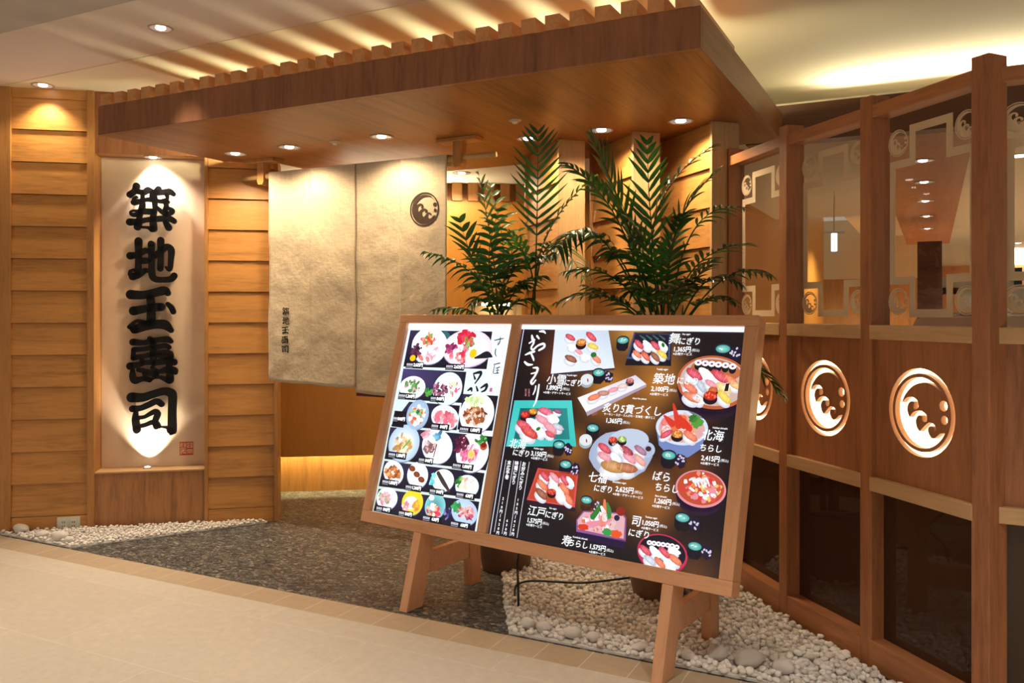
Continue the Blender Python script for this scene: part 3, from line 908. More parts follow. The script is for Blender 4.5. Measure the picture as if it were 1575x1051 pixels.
# ================================================================== dining chairs that show over the middle rail
def chair(p, ang, mat, label):
    t = thing('dining_chair', label, 'chair', frame(p, ang))
    mb = MB(); mb.box(-0.21, 0.21, -0.21, 0.21, 0.42, 0.48); mb.build('seat', mat, t, bevel=0.02)
    mb = MB()
    prof = [(-0.21, 0.55), (0.21, 0.55)] + [(0.21 - 0.05 + 0.05 * math.cos(q), p_top - 0.05 + 0.05 * math.sin(q)) for q in [math.pi * k / 12 for k in range(7)]] + [(-0.16 - 0.05 * math.sin(q), p_top - 0.05 + 0.05 * math.cos(q)) for q in [math.pi * k / 12 for k in range(7)]]
    mb.prism(prof, lambda u, v, s: (u, 0.20 + s + 0.04 * (v - 0.5), v), 0, 0.035)
    mb.build('backrest', mat, t, bevel=0.008)
    for sx in (-0.19, 0.19):
        MB().tube([(sx, -0.19, 0), (sx, -0.18, 0.42)], 0.012).build('leg', M['chrome'], t, smooth=True)
        MB().tube([(sx, 0.22, 0), (sx, 0.19, 0.45), (sx * 1.14, 0.205, 0.6), (sx * 1.14, 0.245, p_top - 0.06), (sx * 0.9, 0.25, p_top + 0.012), (0, 0.25, p_top + 0.012)], 0.011).build('leg', M['chrome'], t, smooth=True)
p_top = 1.385
p = atd(1497, 490, 3.9); chair((p.x, p.y, 0), 0.2, M['pink_seat'], 'pale pink chair back showing behind the widest glass pane')
p = atd(1580, 490, 4.6); chair((p.x + 0.06, p.y, 0), 0.1, M['cream_wall'], 'chrome framed chair behind the corner pane of the screen')

# ================================================================== shop sign in the left wall niche
sign = thing('shop_sign', 'tall cream niche sign with five black raised characters', 'sign', LW @ Matrix.Translation((n0, ND, NZ0)))
MB().box(0.002, n1 - n0 - 0.002, -0.012, 0.0, 0.001, NZ1 - NZ0 - 0.001).build('sign_panel', M['plaster'], sign)
LO = -0.062     # face of the letters, standing off the panel
for gi, (py0, g) in enumerate(zip((275, 355, 433, 510, 590), GLYPH)):
    a = hit(LW, 185, py0 + 45, ND + LO); b = hit(LW, 285, py0 + 45, ND + LO)
    t0 = hit(LW, 235, py0, ND + LO); t1 = hit(LW, 235, py0 + 90, ND + LO)
    sx = (b.x - a.x) / 1168.0; sz = (t0.z - t1.z) / 1051.0
    mb = MB()
    for st in g:
        vs, fs = stroke_quads(st, 5, GLYPH_FAT)
        for f in fs:
            poly = [vs[i] for i in f]
            mb.prism(poly, lambda u, v, s: (a.x - n0 + u * sx, s, t0.z - NZ0 - v * sz), LO, LO + 0.022)
    # stand-off pins
    cxm = (a.x + b.x) / 2 - n0; czm = (t0.z + t1.z) / 2 - NZ0
    for st in (g[0], g[-1]):
        u_, v_, _ = st[0]
        mb.tube([(a.x - n0 + u_ * sx, LO + 0.01, t0.z - NZ0 - v_ * sz), (a.x - n0 + u_ * sx, -0.012, t0.z - NZ0 - v_ * sz)], 0.004, 6)
    mb.build('letter', M['black'], sign)['label'] = ('first', 'second', 'third', 'fourth', 'fifth')[gi] + ' black raised character of the sign'
# red seal
mb = MB()
def srect(x0, y0, x1, y1):
    p = hit(LW, x0, y0, ND - 0.0125); q = hit(LW, x1, y1, ND - 0.0125)
    mb.box(p.x - n0, q.x - n0, -0.0130, -0.0115, q.z - NZ0, p.z - NZ0)
X0, Y0 = 276.5, 680.5
k = 1.0 / 13.14
def sr(ax, ay, bx, by): srect(255 + ax * k, 660 + ay * k, 255 + bx * k, 660 + by * k)
for r_ in [(280, 262, 556, 276), (280, 510, 556, 524), (280, 262, 294, 524), (542, 262, 556, 524), (408, 262, 424, 524), (294, 366, 408, 378), (424, 384, 542, 408),
           (310, 300, 395, 310), (310, 335, 375, 350), (350, 276, 362, 366), (436, 300, 530, 310), (436, 340, 530, 350), (436, 300, 446, 350), (520, 300, 530, 350), (478, 276, 490, 384),
           (300, 400, 395, 410), (300, 430, 330, 446), (340, 455, 400, 466), (310, 476, 350, 490), (330, 495, 395, 512), (385, 410, 395, 470),
           (436, 440, 530, 448), (436, 470, 530, 478), (436, 440, 446, 512), (520, 440, 530, 512), (440, 495, 530, 503)]:
    sr(*r_)
mb.build('seal_stamp', M['red_ink'], sign)['label'] = 'small square red seal near the bottom of the sign'
# the uplight hidden at the foot of the niche that whites out the panel under the last character
ux = hit(LW, 231, 700, ND).x - n0
t = thing('niche_uplight', 'small uplight at the foot of the sign niche', 'light', LW @ Matrix.Translation((n0 + ux, 0.072, NZ0)))
MB().lathe([(0.027, 0.0), (0.027, 0.006), (0.022, 0.010)], 20).build('uplight_rim', M['trim'], t, smooth=True)
MB().lathe([(0.021, 0.008), (0.015, 0.012), (0.004, 0.013)], 20).build('lens', M['bulb'], t, smooth=True)
l = bpy.data.lights.new('uplight', 'SPOT'); l.energy = 34.0; l.color = (1, 0.86, 0.66); l.spot_size = math.radians(92); l.spot_blend = 0.7; l.shadow_soft_size = 0.012
o = link('uplight', l, t); o.location = (0, 0.0, 0.03); o.rotation_euler = (math.pi + math.radians(-13), 0, 0)

# wall socket
a = hit(LW, 88, 796, -0.012); b = hit(LW, 124, 816, -0.012)
t = thing('wall_socket', 'white double wall socket on the left skirting board', 'socket', LW @ Matrix.Translation(((a.x + b.x) / 2, -0.010, (a.z + b.z) / 2)))
hw, hh = (b.x - a.x) / 2, (a.z - b.z) / 2
MB().box(-hw, hw, -0.009, 0, -hh, hh).build('cover_plate', M['white_plastic'], t, bevel=0.003)
for cx in (-hw * 0.42, hw * 0.42):
    MB().box(cx - hw * 0.3, cx + hw * 0.3, -0.013, -0.008, -hh * 0.6, hh * 0.6).build('socket_face', M['white_plastic'], t, bevel=0.002)
    mb = MB()
    for zz_ in (-hh * 0.28, hh * 0.28):
        mb.box(cx - hw * 0.12, cx - hw * 0.06, -0.0136, -0.012, zz_ - 0.006, zz_ + 0.006); mb.box(cx + hw * 0.06, cx + hw * 0.12, -0.0136, -0.012, zz_ - 0.006, zz_ + 0.006)
    mb.build('slot', M['slot'], t)

# ================================================================== curtain on its pole
NY = 4.13
cxl, cxr = aty(417, 265, NY).x, aty(691, 243, NY).x
PZ = aty(735, 240, NY).z
pxl, pxr = aty(374, 271, NY).x, aty(763, 236, NY).x
t = thing('curtain_rail', 'pale bamboo curtain pole hung from two wooden brackets', 'curtain rail', frame(((cxl + cxr) / 2, NY, PZ), 0))
mx = (cxl + cxr) / 2
pts = [(pxl - mx + (pxr - pxl) * k / 24, 0, 0) for k in range(25)]
MB().tube(pts, [0.0165 + (0.002 if k % 6 == 3 else 0) for k in range(25)], 14).build('pole', M['bamboo'], t, smooth=True)
for px in (405.5, 707):
    bx = aty(px, 250, NY).x - mx
    mb = MB(); mb.box(bx - 0.13, bx + 0.13, -0.05, 0.05, SOF - PZ - 0.022, SOF - PZ)
    zb = -0.055
    prof = [(bx - 0.028, SOF - PZ - 0.02), (bx - 0.028, zb + 0.02), (bx - 0.018, zb), (bx + 0.018, zb), (bx + 0.028, zb + 0.02), (bx + 0.028, SOF - PZ - 0.02)]
    mb.prism(prof, lambda u, v, s: (u, s, v), -0.032, 0.032)
    mb.build('bracket', M['gold_z'], t, bevel=0.003)

nor = thing('entrance_curtain', 'beige linen entrance curtain with brown wave crest and black lettering', 'curtain', frame((cxl, NY, PZ), 0))
seams = [417, 481, 549, 619, 691]
sxs = [aty(p, 300, NY).x - cxl for p in seams]
zbs = [aty(440, 586, NY).z - PZ, aty(515, 592, NY).z - PZ, aty(580, 605, NY).z - PZ, aty(640, 607, NY).z - PZ]
ZTOP = 0.020
def wrinkle(x, z):
    v = noise.noise(Vector((x * 3.1, 1.7, z * 4.3))) * 0.012 + noise.noise(Vector((x * 8.0 + 3, 5.1, z * 9.0))) * 0.005
    f = min(1.0, max(0.0, -z / 0.5))
    return -0.022 + v * f + 0.006 * math.sin(x * 9.5) * f
for i in range(4):
    xa, xb = sxs[i], sxs[i + 1] + (0.008 if i < 3 else 0)
    nx, nz = 22, 64
    mb = MB(); vs = []; fs = []
    zb = zbs[i]
    for side in (0, 1):
        for r in range(nz + 1):
            for c_ in range(nx + 1):
                x = xa + (xb - xa) * c_ / nx
                zlow = zb - 0.012 * math.sin((x - xa) / (xb - xa) * 2.2)
                z = ZTOP + (zlow - ZTOP) * r / nz
                edge = min(c_, nx - c_) / nx
                y = wrinkle(x, z) - (0.004 * (1 - edge * 6) if edge < 0.16 and i % 2 else 0)
                if i % 2: y -= 0.0035
                if side: y += 0.003
                vs.append((x, y, z))
    n1_ = (nx + 1) * (nz + 1)
    for r in range(nz):
        for c_ in range(nx):
            k0 = r * (nx + 1) + c_
            fs.append((k0, k0 + 1, k0 + nx + 2, k0 + nx + 1))
            fs.append((n1_ + k0, n1_ + k0 + nx + 1, n1_ + k0 + nx + 2, n1_ + k0 + 1))
    for r in range(nz):
        for k0 in (r * (nx + 1), r * (nx + 1) + nx):
            fs.append((k0, k0 + nx + 1, n1_ + k0 + nx + 1, n1_ + k0))
    for c_ in range(nx):
        k0 = nz * (nx + 1) + c_
        fs.append((k0, k0 + 1, n1_ + k0 + 1, n1_ + k0))
    mb.add(vs, fs)
    # sewn sleeve hem line at the top, over the pole
    mb.add([(x_, y_, z_) for x_ in (xa, xb) for (y_, z_) in ((-0.024, ZTOP), (0.0, ZTOP + 0.006), (0.024, ZTOP), (0.024, -0.04), (0.021, -0.04), (0.021, ZTOP - 0.002))],
           [(0, 1, 7, 6), (1, 2, 8, 7), (2, 3, 9, 8), (3, 4, 10, 9), (4, 5, 11, 10)])
    mb.build('curtain_panel', M['linen'], nor, smooth=True)
# purple hem of the lining under the right half
M['purple'] = plain('plum_lining', (0.14, 0.03, 0.06), 0.9)
mb = MB()
mb.box(sxs[2] + 0.005, sxs[4] - 0.005, -0.012, -0.008, zbs[2] - 0.022, zbs[2] + 0.03)
mb.build('lining_hem', M['purple'], nor)['label'] = 'plum coloured strip of lining at the bottom edge'
# crest printed on the right panel
cc = aty(652.5, 322, NY - 0.03)
R = (aty(652.5, 295.5, NY - 0.03).z - aty(652.5, 348, NY - 0.03).z) / 2
me = crest_shape(R, 0.001, 0.92, 0.86)
v, f = mesh_vf(me)
bm = bmesh.new(); 
mb = MB(); mb.add([(x + cc.x - cxl, wrinkle(x + cc.x - cxl, y + cc.z - PZ) - 0.0060 + z, y + cc.z - PZ) for x, y, z in v], f)
bm.free()
mb.build('crest_print', M['emblem_print'], nor)['label'] = 'dark brown round wave crest printed on the cloth'
mb = MB()
for gi, g in enumerate(GLYPH):
    py = 479.5 + 14.6 * gi
    a = aty(432.5, py - 6.8, NY - 0.025); b = aty(445, py + 6.8, NY - 0.025)
    sx = (b.x - a.x) / 1000.0; sz = (a.z - b.z) / 950.0
    for st in g:
        vs, fs = stroke_quads(st, 3)
        mb.add([(a.x - cxl + (u - 80) * sx, wrinkle(a.x - cxl, (a.z + b.z) / 2 - PZ) - 0.004, a.z - PZ - (v - 80) * sz) for u, v in vs], fs)
mb.build('lettering', M['ink'], nor)['label'] = 'five small black characters down the left cloth panel'

# ================================================================== lit menu board on its easel
def cam2w(xc, d, z): return Vector((0, 0, z)) + CR * xc + CF * d
dB = 4.206
Bo = cam2w(-0.1827 * dB, dB, EYE - 319 * dB / FPX)
wv = (CR * 0.81 - CF * 0.586).normalized()
nb = (CR * 0.586 + CF * 0.81).normalized()
lv = (nb * 0.2999 + CU * (EYE - 2 * 4.45 / FPX - Bo.z))
BH = lv.length; lv.normalize()
BWd = 1.945
nv = wv.cross(lv)
BM = Matrix((( wv.x, lv.x, nv.x, Bo.x), (wv.y, lv.y, nv.y, Bo.y), (wv.z, lv.z, nv.z, Bo.z), (0, 0, 0, 1)))
def bd(px, py, off=-0.022):
    p = hit(BM, px, py, off, 2); return Vector((p.x, p.y))
menu = thing('menu_board', 'large framed backlit sushi menu board leaning on a wooden easel', 'menu board', Matrix.Translation(Vector((Bo.x, Bo.y, 0))))
Mi = menu.matrix_world.inverted() if False else Matrix.Translation(-Vector((Bo.x, Bo.y, 0)))
BL = Mi @ BM          # board frame in the root's coordinates
FRW, DEP = 0.056, 0.085
divx = bd(738, 830, 0).x, bd(794, 490, 0).x
dx = (divx[0] + divx[1]) / 2
def rail(x0, x1, y0, y1, mat, nm='frame_rail'):
    MB().box(x0, x1, y0, y1, -DEP, 0).build(nm, M[mat], menu, BL, bevel=0.003)
rail(0, BWd, 0, FRW, 'easel_x'); rail(0, BWd, BH - FRW * 0.8, BH, 'easel_x')
rail(0, FRW * 0.9, FRW, BH - FRW * 0.8, 'easel_y', 'frame_stile'); rail(BWd - FRW, BWd, FRW, BH - FRW * 0.8, 'easel_y', 'frame_stile')
rail(dx - 0.026, dx + 0.026, FRW, BH - FRW * 0.8, 'easel_y', 'frame_stile')
MB().box(0.01, BWd - 0.01, 0.01, BH - 0.01, -DEP, -0.05).build('back_board', M['easel_x'], menu, BL)
# lamp glow along the top of both windows, painted as a white strip
M['lit_white'] = plain('lit_white_edge', (0.9, 0.9, 0.9), 0.4, 0, (0.86, 0.90, 1.0), 1.5)
PB = (FRW, BH - FRW * 0.8)
LP = (FRW * 0.9, dx - 0.026)
RP = (dx + 0.026, BWd - FRW)

# legs: front legs carry on down the slope of the board, rear legs lean back to them
foot_f = {}
def leg(p0, p1, wd, dp, nm):
    """straight square leg from floor point p0 up to p1, cut level at the foot"""
    mb = MB()
    a = wv * wd / 2; b = nb * dp / 2
    mb.hexa([p0 - a - b, p0 + a - b, p0 + a + b, p0 - a + b], [p1 - a - b, p1 + a - b, p1 + a + b, p1 - a + b])
    mb.v = [tuple(Vector(v) - Vector((Bo.x, Bo.y, 0))) for v in mb.v]
    return mb.build(nm, M['easel_z'], menu, bevel=0.003)
for xa in (0.39, 1.69):
    h = 0.0235
    mb = MB()
    def flo(x, z):
        o = BM @ Vector((x, 0, z)); yy = -o.z / lv.z
        return (x, yy, z)
    mb.hexa([flo(xa - h, -0.108), flo(xa + h, -0.108), flo(xa + h, 0), flo(xa - h, 0)],
            [(xa - h, -0.0005, -0.108), (xa + h, -0.0005, -0.108), (xa + h, -0.0005, 0), (xa - h, -0.0005, 0)])
    mb.hexa([(xa - h, -0.0005, -0.135), (xa + h, -0.0005, -0.135), (xa + h, -0.0005, -DEP - 0.001), (xa - h, -0.0005, -DEP - 0.001)],
            [(xa - h, 0.85, -0.135), (xa + h, 0.85, -0.135), (xa + h, 0.85, -DEP - 0.001), (xa - h, 0.85, -DEP - 0.001)])
    mb.build('front_leg', M['easel_y'], menu, BL, bevel=0.003)
    ft = BM @ Vector(flo(xa, -0.05))
    rf = ft + nb * 0.47
    rt = BM @ Vector((xa, 0.82, -0.185))
    leg(rf, rt, 0.047, 0.085, 'rear_leg')
    mb = MB()
    hw = wv * 0.016
    f0 = ft + nb * (0.286 * 0.2 + 0.03); r0 = rf - nb * 0.045
    mb.hexa([f0 - hw + CU * 0.145, f0 + hw + CU * 0.145, r0 + hw + CU * 0.145, r0 - hw + CU * 0.145],
            [f0 - hw + CU * 0.25, f0 + hw + CU * 0.25, r0 + hw + CU * 0.25, r0 - hw + CU * 0.25])
    mb.v = [tuple(Vector(v) - Vector((Bo.x, Bo.y, 0))) for v in mb.v]
    mb.build('cross_bar', M['easel_x'], menu, bevel=0.003)

# ------------------------------------------------------------------ the printed sheets: flat coloured shapes in thin layers on the board
class Print:
    def __init__(s):
        s.v = []; s.f = []; s.c = []; s.k = 0
    def z(s, k): return -0.024 + 0.00035 * k
    def poly(s, pts, col, k, c2=None):
        b = len(s.v)
        s.v += [(p[0], p[1], s.z(k)) for p in pts]
        s.f.append(tuple(range(b, b + len(pts))))
        s.c += [col] * len(pts) if c2 is None else c2
    def tri(s, vs, fs, col, k):
        b = len(s.v)
        s.v += [(p[0], p[1], s.z(k)) for p in vs]; s.f += [tuple(i + b for i in f) for f in fs]; s.c += [col] * len(vs)
    def ell(s, c, rx, ry, col, k, rot=0.0, edge=None, n=22, wob=0.0):
        """ellipse, centre colour to edge colour"""
        ca, sa = math.cos(rot), math.sin(rot)
        b = len(s.v)
        s.v.append((c[0], c[1], s.z(k))); s.c.append(col)
        for i in range(n):
            a = 2 * math.pi * i / n
            w_ = 1 + wob * (random.random() - 0.5)
            x, y = rx * math.cos(a) * w_, ry * math.sin(a) * w_
            s.v.append((c[0] + x * ca - y * sa, c[1] + x * sa + y * ca, s.z(k))); s.c.append(edge or col)
        for i in range(n): s.f.append((b, b + 1 + i, b + 1 + (i + 1) % n))
    def stroke(s, pts, col, k):
        vs, fs = stroke_quads(pts, 4)
        s.tri(vs, fs, col, k)
    def text(s, body, c, size, col, k, vertical=False, gap=1.0, shear=0.0, sx=1.0, bold=0.0):
        """centred on c; size = character height"""
        for o in ([(0, 0)] if not bold else [(-bold, 0), (bold, 0), (0, bold), (0, -bold)]):
            if vertical:
                n = len(body)
                for i, ch in enumerate(body):
                    v, f, w_, h_ = text_vf(ch)
                    y = c[1] + (n - 1) * size * gap / 2 - i * size * gap
                    s.tri([(c[0] + o[0] + p[0] * size * sx, y + o[1] + p[1] * size) for p in v], f, col, k)
            else:
                v, f, w_, h_ = text_vf(body)
                s.tri([(c[0] + o[0] + (p[0] + p[1] * shear) * size * sx, c[1] + o[1] + p[1] * size) for p in v], f, col, k)
    def build(s, name, parent, Mx):
        me = bpy.data.meshes.new(name)
        me.from_pydata(s.v, [], s.f)
        at = me.color_attributes.new('Col', 'FLOAT_COLOR', 'POINT')
        at.data.foreach_set('color', [x for c in s.c for x in (*c, 1.0)])
        me.materials.append(M['print'])
        return link(name, me, parent, Mx)

def C(r, g, b, k=1.0): return tuple(x * k for x in rgb(r, g, b))
WHITE = C(250, 252, 255, 1.25); CREAMW = C(240, 245, 255)
def P2(px, py): return bd(px, py, -0.022)
def pxs(px, py): return (P2(px, py) - P2(px, py + 1)).length      # metres per photo pixel, along the board

def quad_px(pr, pts, col, k, c2=None): pr.poly([P2(*p) for p in pts], col, k, c2)

RED = C(214, 58, 84); DRED = C(170, 20, 50); SALM = C(240, 120, 80); PINK = C(240, 150, 165); EGG = C(245, 205, 70); BRN = C(150, 75, 35); NORI = C(18, 14, 30)
GRN = C(40, 120, 50); IKURA = C(225, 60, 30); SHR = C(245, 130, 90)
def nigiri(pr, c, l, rot, top, k):
    l *= 0.95
    ca, sa = math.cos(rot), math.sin(rot)
    pr.ell((c.x - 0.08 * l * ca + 0.0, c.y - 0.22 * l), l * 0.52, l * 0.30, WHITE, k, rot, C(214, 214, 226))
    pr.ell((c.x, c.y), l * 0.55, l * 0.225, tuple(min(1.25, x * 1.25 + 0.14) for x in top), k + 1, rot, tuple(x * 0.85 for x in top), wob=0.12)
    for q in (-0.28, 0.0, 0.28):
        x, y = c.x + q * l * ca, c.y + q * l * sa
        pr.stroke([(x - 0.10 * l * sa + 0.03 * l, y + 0.14 * l, 0.016 * l), (x, y - 0.12 * l, 0.012 * l)], tuple(min(1.3, x_ * 1.2 + 0.16) for x_ in top), k + 2)
def gunkan(pr, c, r, top, k, dots=True):
    pr.ell((c.x, c.y - r * 0.45), r * 1.0, r * 0.75, NORI, k)
    pr.ell(c, r * 0.95, r * 0.62, top, k + 1, 0, tuple(x * 0.6 for x in top))
    if dots:
        for _ in range(9):
            a = random.random() * 6.28; q = random.random() ** 0.5 * 0.75
            pr.ell((c.x + math.cos(a) * r * q, c.y + math.sin(a) * r * 0.6 * q), r * 0.14, r * 0.13, tuple(min(1.3, x * 1.8 + 0.08) for x in top), k + 2, n=8)
def soup(pr, px, py, r, k, cloth=True):
    """black cup of pale green soup and the patterned cloth beside it; r in photo pixels"""
    u = pxs(px, py); c = P2(px, py); r *= u
    pr.poly([(c.x - r, c.y), (c.x - r * 0.92, c.y - r * 1.15), (c.x - r * 0.5, c.y - r * 1.6), (c.x + r * 0.5, c.y - r * 1.6), (c.x + r * 0.92, c.y - r * 1.15), (c.x + r, c.y)], C(14, 12, 28), k)
    pr.ell(c, r, r * 0.62, C(30, 34, 52), k + 1); pr.ell((c.x, c.y - r * 0.06), r * 0.86, r * 0.48, C(150, 230, 215), k + 2, 0, C(70, 165, 165))
    for q in range(5):
        pr.ell((c.x + (random.random() - .5) * r, c.y + (random.random() - .5) * r * .4), r * 0.13, r * 0.07, C(225, 250, 240), k + 3, n=8)
    if cloth:
        d = (c.x + r * 1.55, c.y - r * 0.55)
        pr.ell(d, r * 0.72, r * 0.85, C(28, 20, 48), k, 0.3, wob=0.3)
        for q in range(8):
            a = random.random() * 6.28; w_ = random.random() ** .5 * .6
            pr.ell((d[0] + math.cos(a) * r * w_, d[1] + math.sin(a) * r * w_), r * 0.17, r * 0.12, C(215, 205, 235), k + 1, random.random() * 3, n=9)
def dessert(pr, px, py, r, k):
    u = pxs(px, py); c = P2(px, py); r *= u
    pr.ell((c.x, c.y - r * .3), r, r * .85, C(170, 180, 190), k); pr.ell(c, r, r * .78, CREAMW, k + 1, 0, C(225, 235, 235))
    pr.ell((c.x + r * .15, c.y - r * .1), r * .12, r * .28, C(200, 60, 60), k + 2, 0.3, n=8)
def rolls(pr, pts, r, k, ring=NORI):
    for p in pts:
        u = pxs(*p); c = P2(*p)
        pr.ell((c.x, c.y - r * u * .9), r * u, r * u * 1.1, NORI, k); pr.ell(c, r * u, r * u * .8, WHITE, k + 1); pr.ell(c, r * u * .4, r * u * .3, C(150, 70, 110), k + 2, n=10)
def scatter(pr, c, rx, ry, n, cols, r, k):
    for i in range(n):
        a = random.random() * 6.28; q = random.random() ** .5
        pr.ell((c.x + math.cos(a) * rx * q, c.y + math.sin(a) * ry * q), r * (0.6 + random.random() * .8), r * (0.4 + random.random() * .5), random.choice(cols), k + i % 4, random.random() * 3, n=9, wob=.5)
def nig_px(pr, px, py, l, rot, top, k): nigiri(pr, P2(px, py), l * pxs(px, py), rot, top, k)
def gun_px(pr, px, py, r, top, k, dots=True): gunkan(pr, P2(px, py), r * pxs(px, py), top, k, dots)
def tx(pr, body, px, py, h, k=14, col=WHITE, **kw):
    pr.text(body, P2(px, py), h * pxs(px, py), col, k, **kw)
def brush(pr, body, px, py, h, k=14, col=WHITE, **kw):
    u = pxs(px, py); pr.text(body, P2(px, py), h * u, col, k, bold=0.16 * u, shear=0.12, **kw)
def price(pr, body, px, py, h=11):
    u = pxs(px, py); c = P2(px, py)
    pr.text(body + '円', c, h * u * 1.08, WHITE, 15, bold=0.25 * u, sx=0.92)
    v, f, w_, h_ = text_vf(body + '円')
    pr.text('(税込)', (c[0] + w_ * h * u * 0.5 + 1.2 * h * u * 0.72, c[1] - 0.1 * h * u), h * u * 0.52, WHITE, 15)
def small(pr, body, px, py, h=6.5): tx(pr, body, px, py, h, 15, bold=0.0002)

# ---- right sheet, dark with a warm glow printed behind the dishes
R_ = Print()
glow = [(905, 512, 60, (150, 88, 38)), (975, 505, 45, (196, 140, 66)), (935, 600, 55, (176, 112, 40)), (1010, 590, 45, (178, 112, 40)), (880, 690, 42, (140, 86, 32)), (985, 640, 40, (150, 92, 34)),
        (905, 760, 45, (120, 72, 26)), (1000, 770, 60, (150, 90, 36)), (960, 740, 40, (140, 84, 30)), (1060, 720, 50, (96, 52, 22)), (850, 560, 40, (88, 44, 24)), (1065, 890, 60, (88, 52, 30)), (1010, 560, 45, (150, 96, 40)), (1080, 620, 35, (110, 60, 30))]
gp = [(P2(x, y), 0.66 * s_ * pxs(x, y), tuple(q * 1.15 for q in rgb(*c_))) for x, y, s_, c_ in glow]
def bgcol(p):
    c = list(rgb(16, 8, 20))
    for q, s_, k_ in gp:
        w_ = math.exp(-((p[0] - q.x) ** 2 + (p[1] - q.y) ** 2) / (s_ * s_ * 1.1))
        for i in range(3): c[i] = max(c[i], c[i] * (1 - w_) + k_[i] * w_)
    return tuple(c)
NX, NZ_ = 48, 36
xa, xb, ya, yb = RP[0], RP[1], PB[0], PB[1]
for j in range(NZ_ + 1):
    for i in range(NX + 1):
        p = (xa + (xb - xa) * i / NX, ya + (yb - ya) * j / NZ_)
        R_.v.append((p[0], p[1], R_.z(0))); R_.c.append(bgcol(p))
for j in range(NZ_):
    for i in range(NX):
        k0 = j * (NX + 1) + i
        R_.f.append((k0, k0 + 1, k0 + NX + 2, k0 + NX + 1))
R_.poly([(xa, yb - 0.022), (xb, yb - 0.022), (xb, yb), (xa, yb)], C(235, 240, 255, 1.2), 16)  # lamp glow put into the sheet as a bright top strip
R_.poly([(xa + 0.008, ya), (xa + 0.013, ya), (xa + 0.013, yb), (xa + 0.008, yb)], C(210, 220, 245), 3)
# white square plate, top left
quad_px(R_, [(854, 502), (935, 505), (945, 566), (847, 575)], WHITE, 1, [C(225, 240, 255), C(205, 220, 240), C(235, 245, 255), C(250, 252, 255)])
quad_px(R_, [(847, 575), (945, 566), (945, 569), (848, 579)], C(60, 50, 70), 1)
for x, y, l, r_, c_ in [(877, 519, 19, -.4, RED), (909, 518, 22, -.6, RED), (880, 534, 17, -.4, WHITE), (890, 541, 16, -.5, PINK), (878, 552, 22, -.35, BRN), (900, 549, 18, -.3, WHITE), (917, 552, 20, -.6, SHR)]: nig_px(R_, x, y, l, r_, c_, 3)
gun_px(R_, 894, 527, 9, C(240, 140, 60), 5); nig_px(R_, 912, 533, 20, -.3, EGG, 4)
R_.ell(P2(913, 546), 5 * pxs(913, 546), 4 * pxs(913, 546), GRN, 7)
soup(R_, 958, 523, 10.5, 2, False); soup(R_, 921, 573, 11, 6); dessert(R_, 903, 584, 11, 8)
brush(R_, '小雪', 856, 584, 17); brush(R_, 'にぎり', 882, 589, 11); price(R_, '1,890', 853, 597, 9); small(R_, '※お椀・デザートサービス', 857, 605, 4.2); small(R_, 'Koyuki nigiri', 880, 578, 3.5)
# black box, top middle
quad_px(R_, [(975, 511), (1033, 513), (1032, 563), (961, 562)], C(12, 12, 30), 1); quad_px(R_, [(975, 512), (1032, 514), (1030, 554), (963, 552)], C(70, 80, 120), 2); quad_px(R_, [(977, 513), (1029, 515), (1027, 551), (967, 549)], C(20, 22, 44), 3)
for x in (988, 998, 1008, 1018): R_.stroke([(P2(x - 4, 516).x, P2(x - 4, 516).y, 0.002), (P2(x + 4, 522).x, P2(x + 4, 522).y, 0.004)], C(70, 110, 100), 4)
for x, y, l, r_, c_ in [(983, 530, 20, -.7, RED), (996, 531, 20, -.7, WHITE), (1008, 532, 20, -.7, RED), (1020, 532, 20, -.7, WHITE), (980, 545, 18, -.6, SALM), (993, 548, 20, -.7, C(225, 90, 60)), (1008, 549, 20, -.7, BRN), (1018, 545, 20, -.6, EGG)]: nig_px(R_, x, y, l, r_, c_, 4)
R_.ell(P2(1020, 531), 0.007, 0.011, GRN, 8, 0.5)
brush(R_, '舞', 1038, 521, 18); brush(R_, 'にぎり', 1061, 525, 12); price(R_, '1,365', 1050, 538, 9); small(R_, '※お椀サービス', 1050, 545, 4.6); small(R_, 'Mai nigiri', 1056, 515, 3.5)
soup(R_, 1112, 536, 13, 2)
# round tub, right
def tub(cx, cy, rx, ry, depth, rim, inner, body, k=2, rot=-0.08):
    u = pxs(cx, cy); c = P2(cx, cy)
    R_.ell((c.x, c.y - depth * u), rx * u * .92, ry * u * .95, body, k, rot, n=40); R_.ell((c.x, c.y - depth * u * .5), rx * u * .98, ry * u, body, k, rot, n=40)
    R_.ell(c, rx * u, ry * u, rim, k + 1, rot, n=44); R_.ell((c.x, c.y + u), rx * u * .92, ry * u * .9, inner, k + 2, rot, n=44)
    return c, u
c, u = tub(1096, 588, 58, 41, 18, C(196, 96, 58), C(214, 186, 176), C(34, 16, 40))
R_.ell((c.x + 0.005, c.y + 18 * u), 40 * u, 17 * u, C(196, 110, 64), 5, -0.08)
rolls(R_, [(1074, 558), (1085, 559), (1095, 560), (1105, 561), (1116, 562), (1127, 564)], 5.6, 6)
for x, y, l, r_, c_ in [(1068, 576, 30, -.5, RED), (1086, 575, 28, -.6, WHITE), (1107, 579, 30, -.6, RED), (1122, 584, 26, -.4, SALM), (1094, 591, 22, -.5, PINK), (1062, 597, 26, -.5, SALM), (1078, 594, 24, -.9, C(190, 200, 215)), (1113, 597, 28, -.5, C(245, 215, 150)), (1130, 592, 24, -.5, C(235, 190, 120)), (1064, 611, 30, -.4, C(225, 120, 80)), (1074, 614, 24, -.5, WHITE), (1114, 611, 28, -.7, EGG)]: nig_px(R_, x, y, l, r_, c_, 7)
gun_px(R_, 1093, 609, 11.5, IKURA, 10); gun_px(R_, 1097, 600, 8, C(240, 120, 70), 8, False)
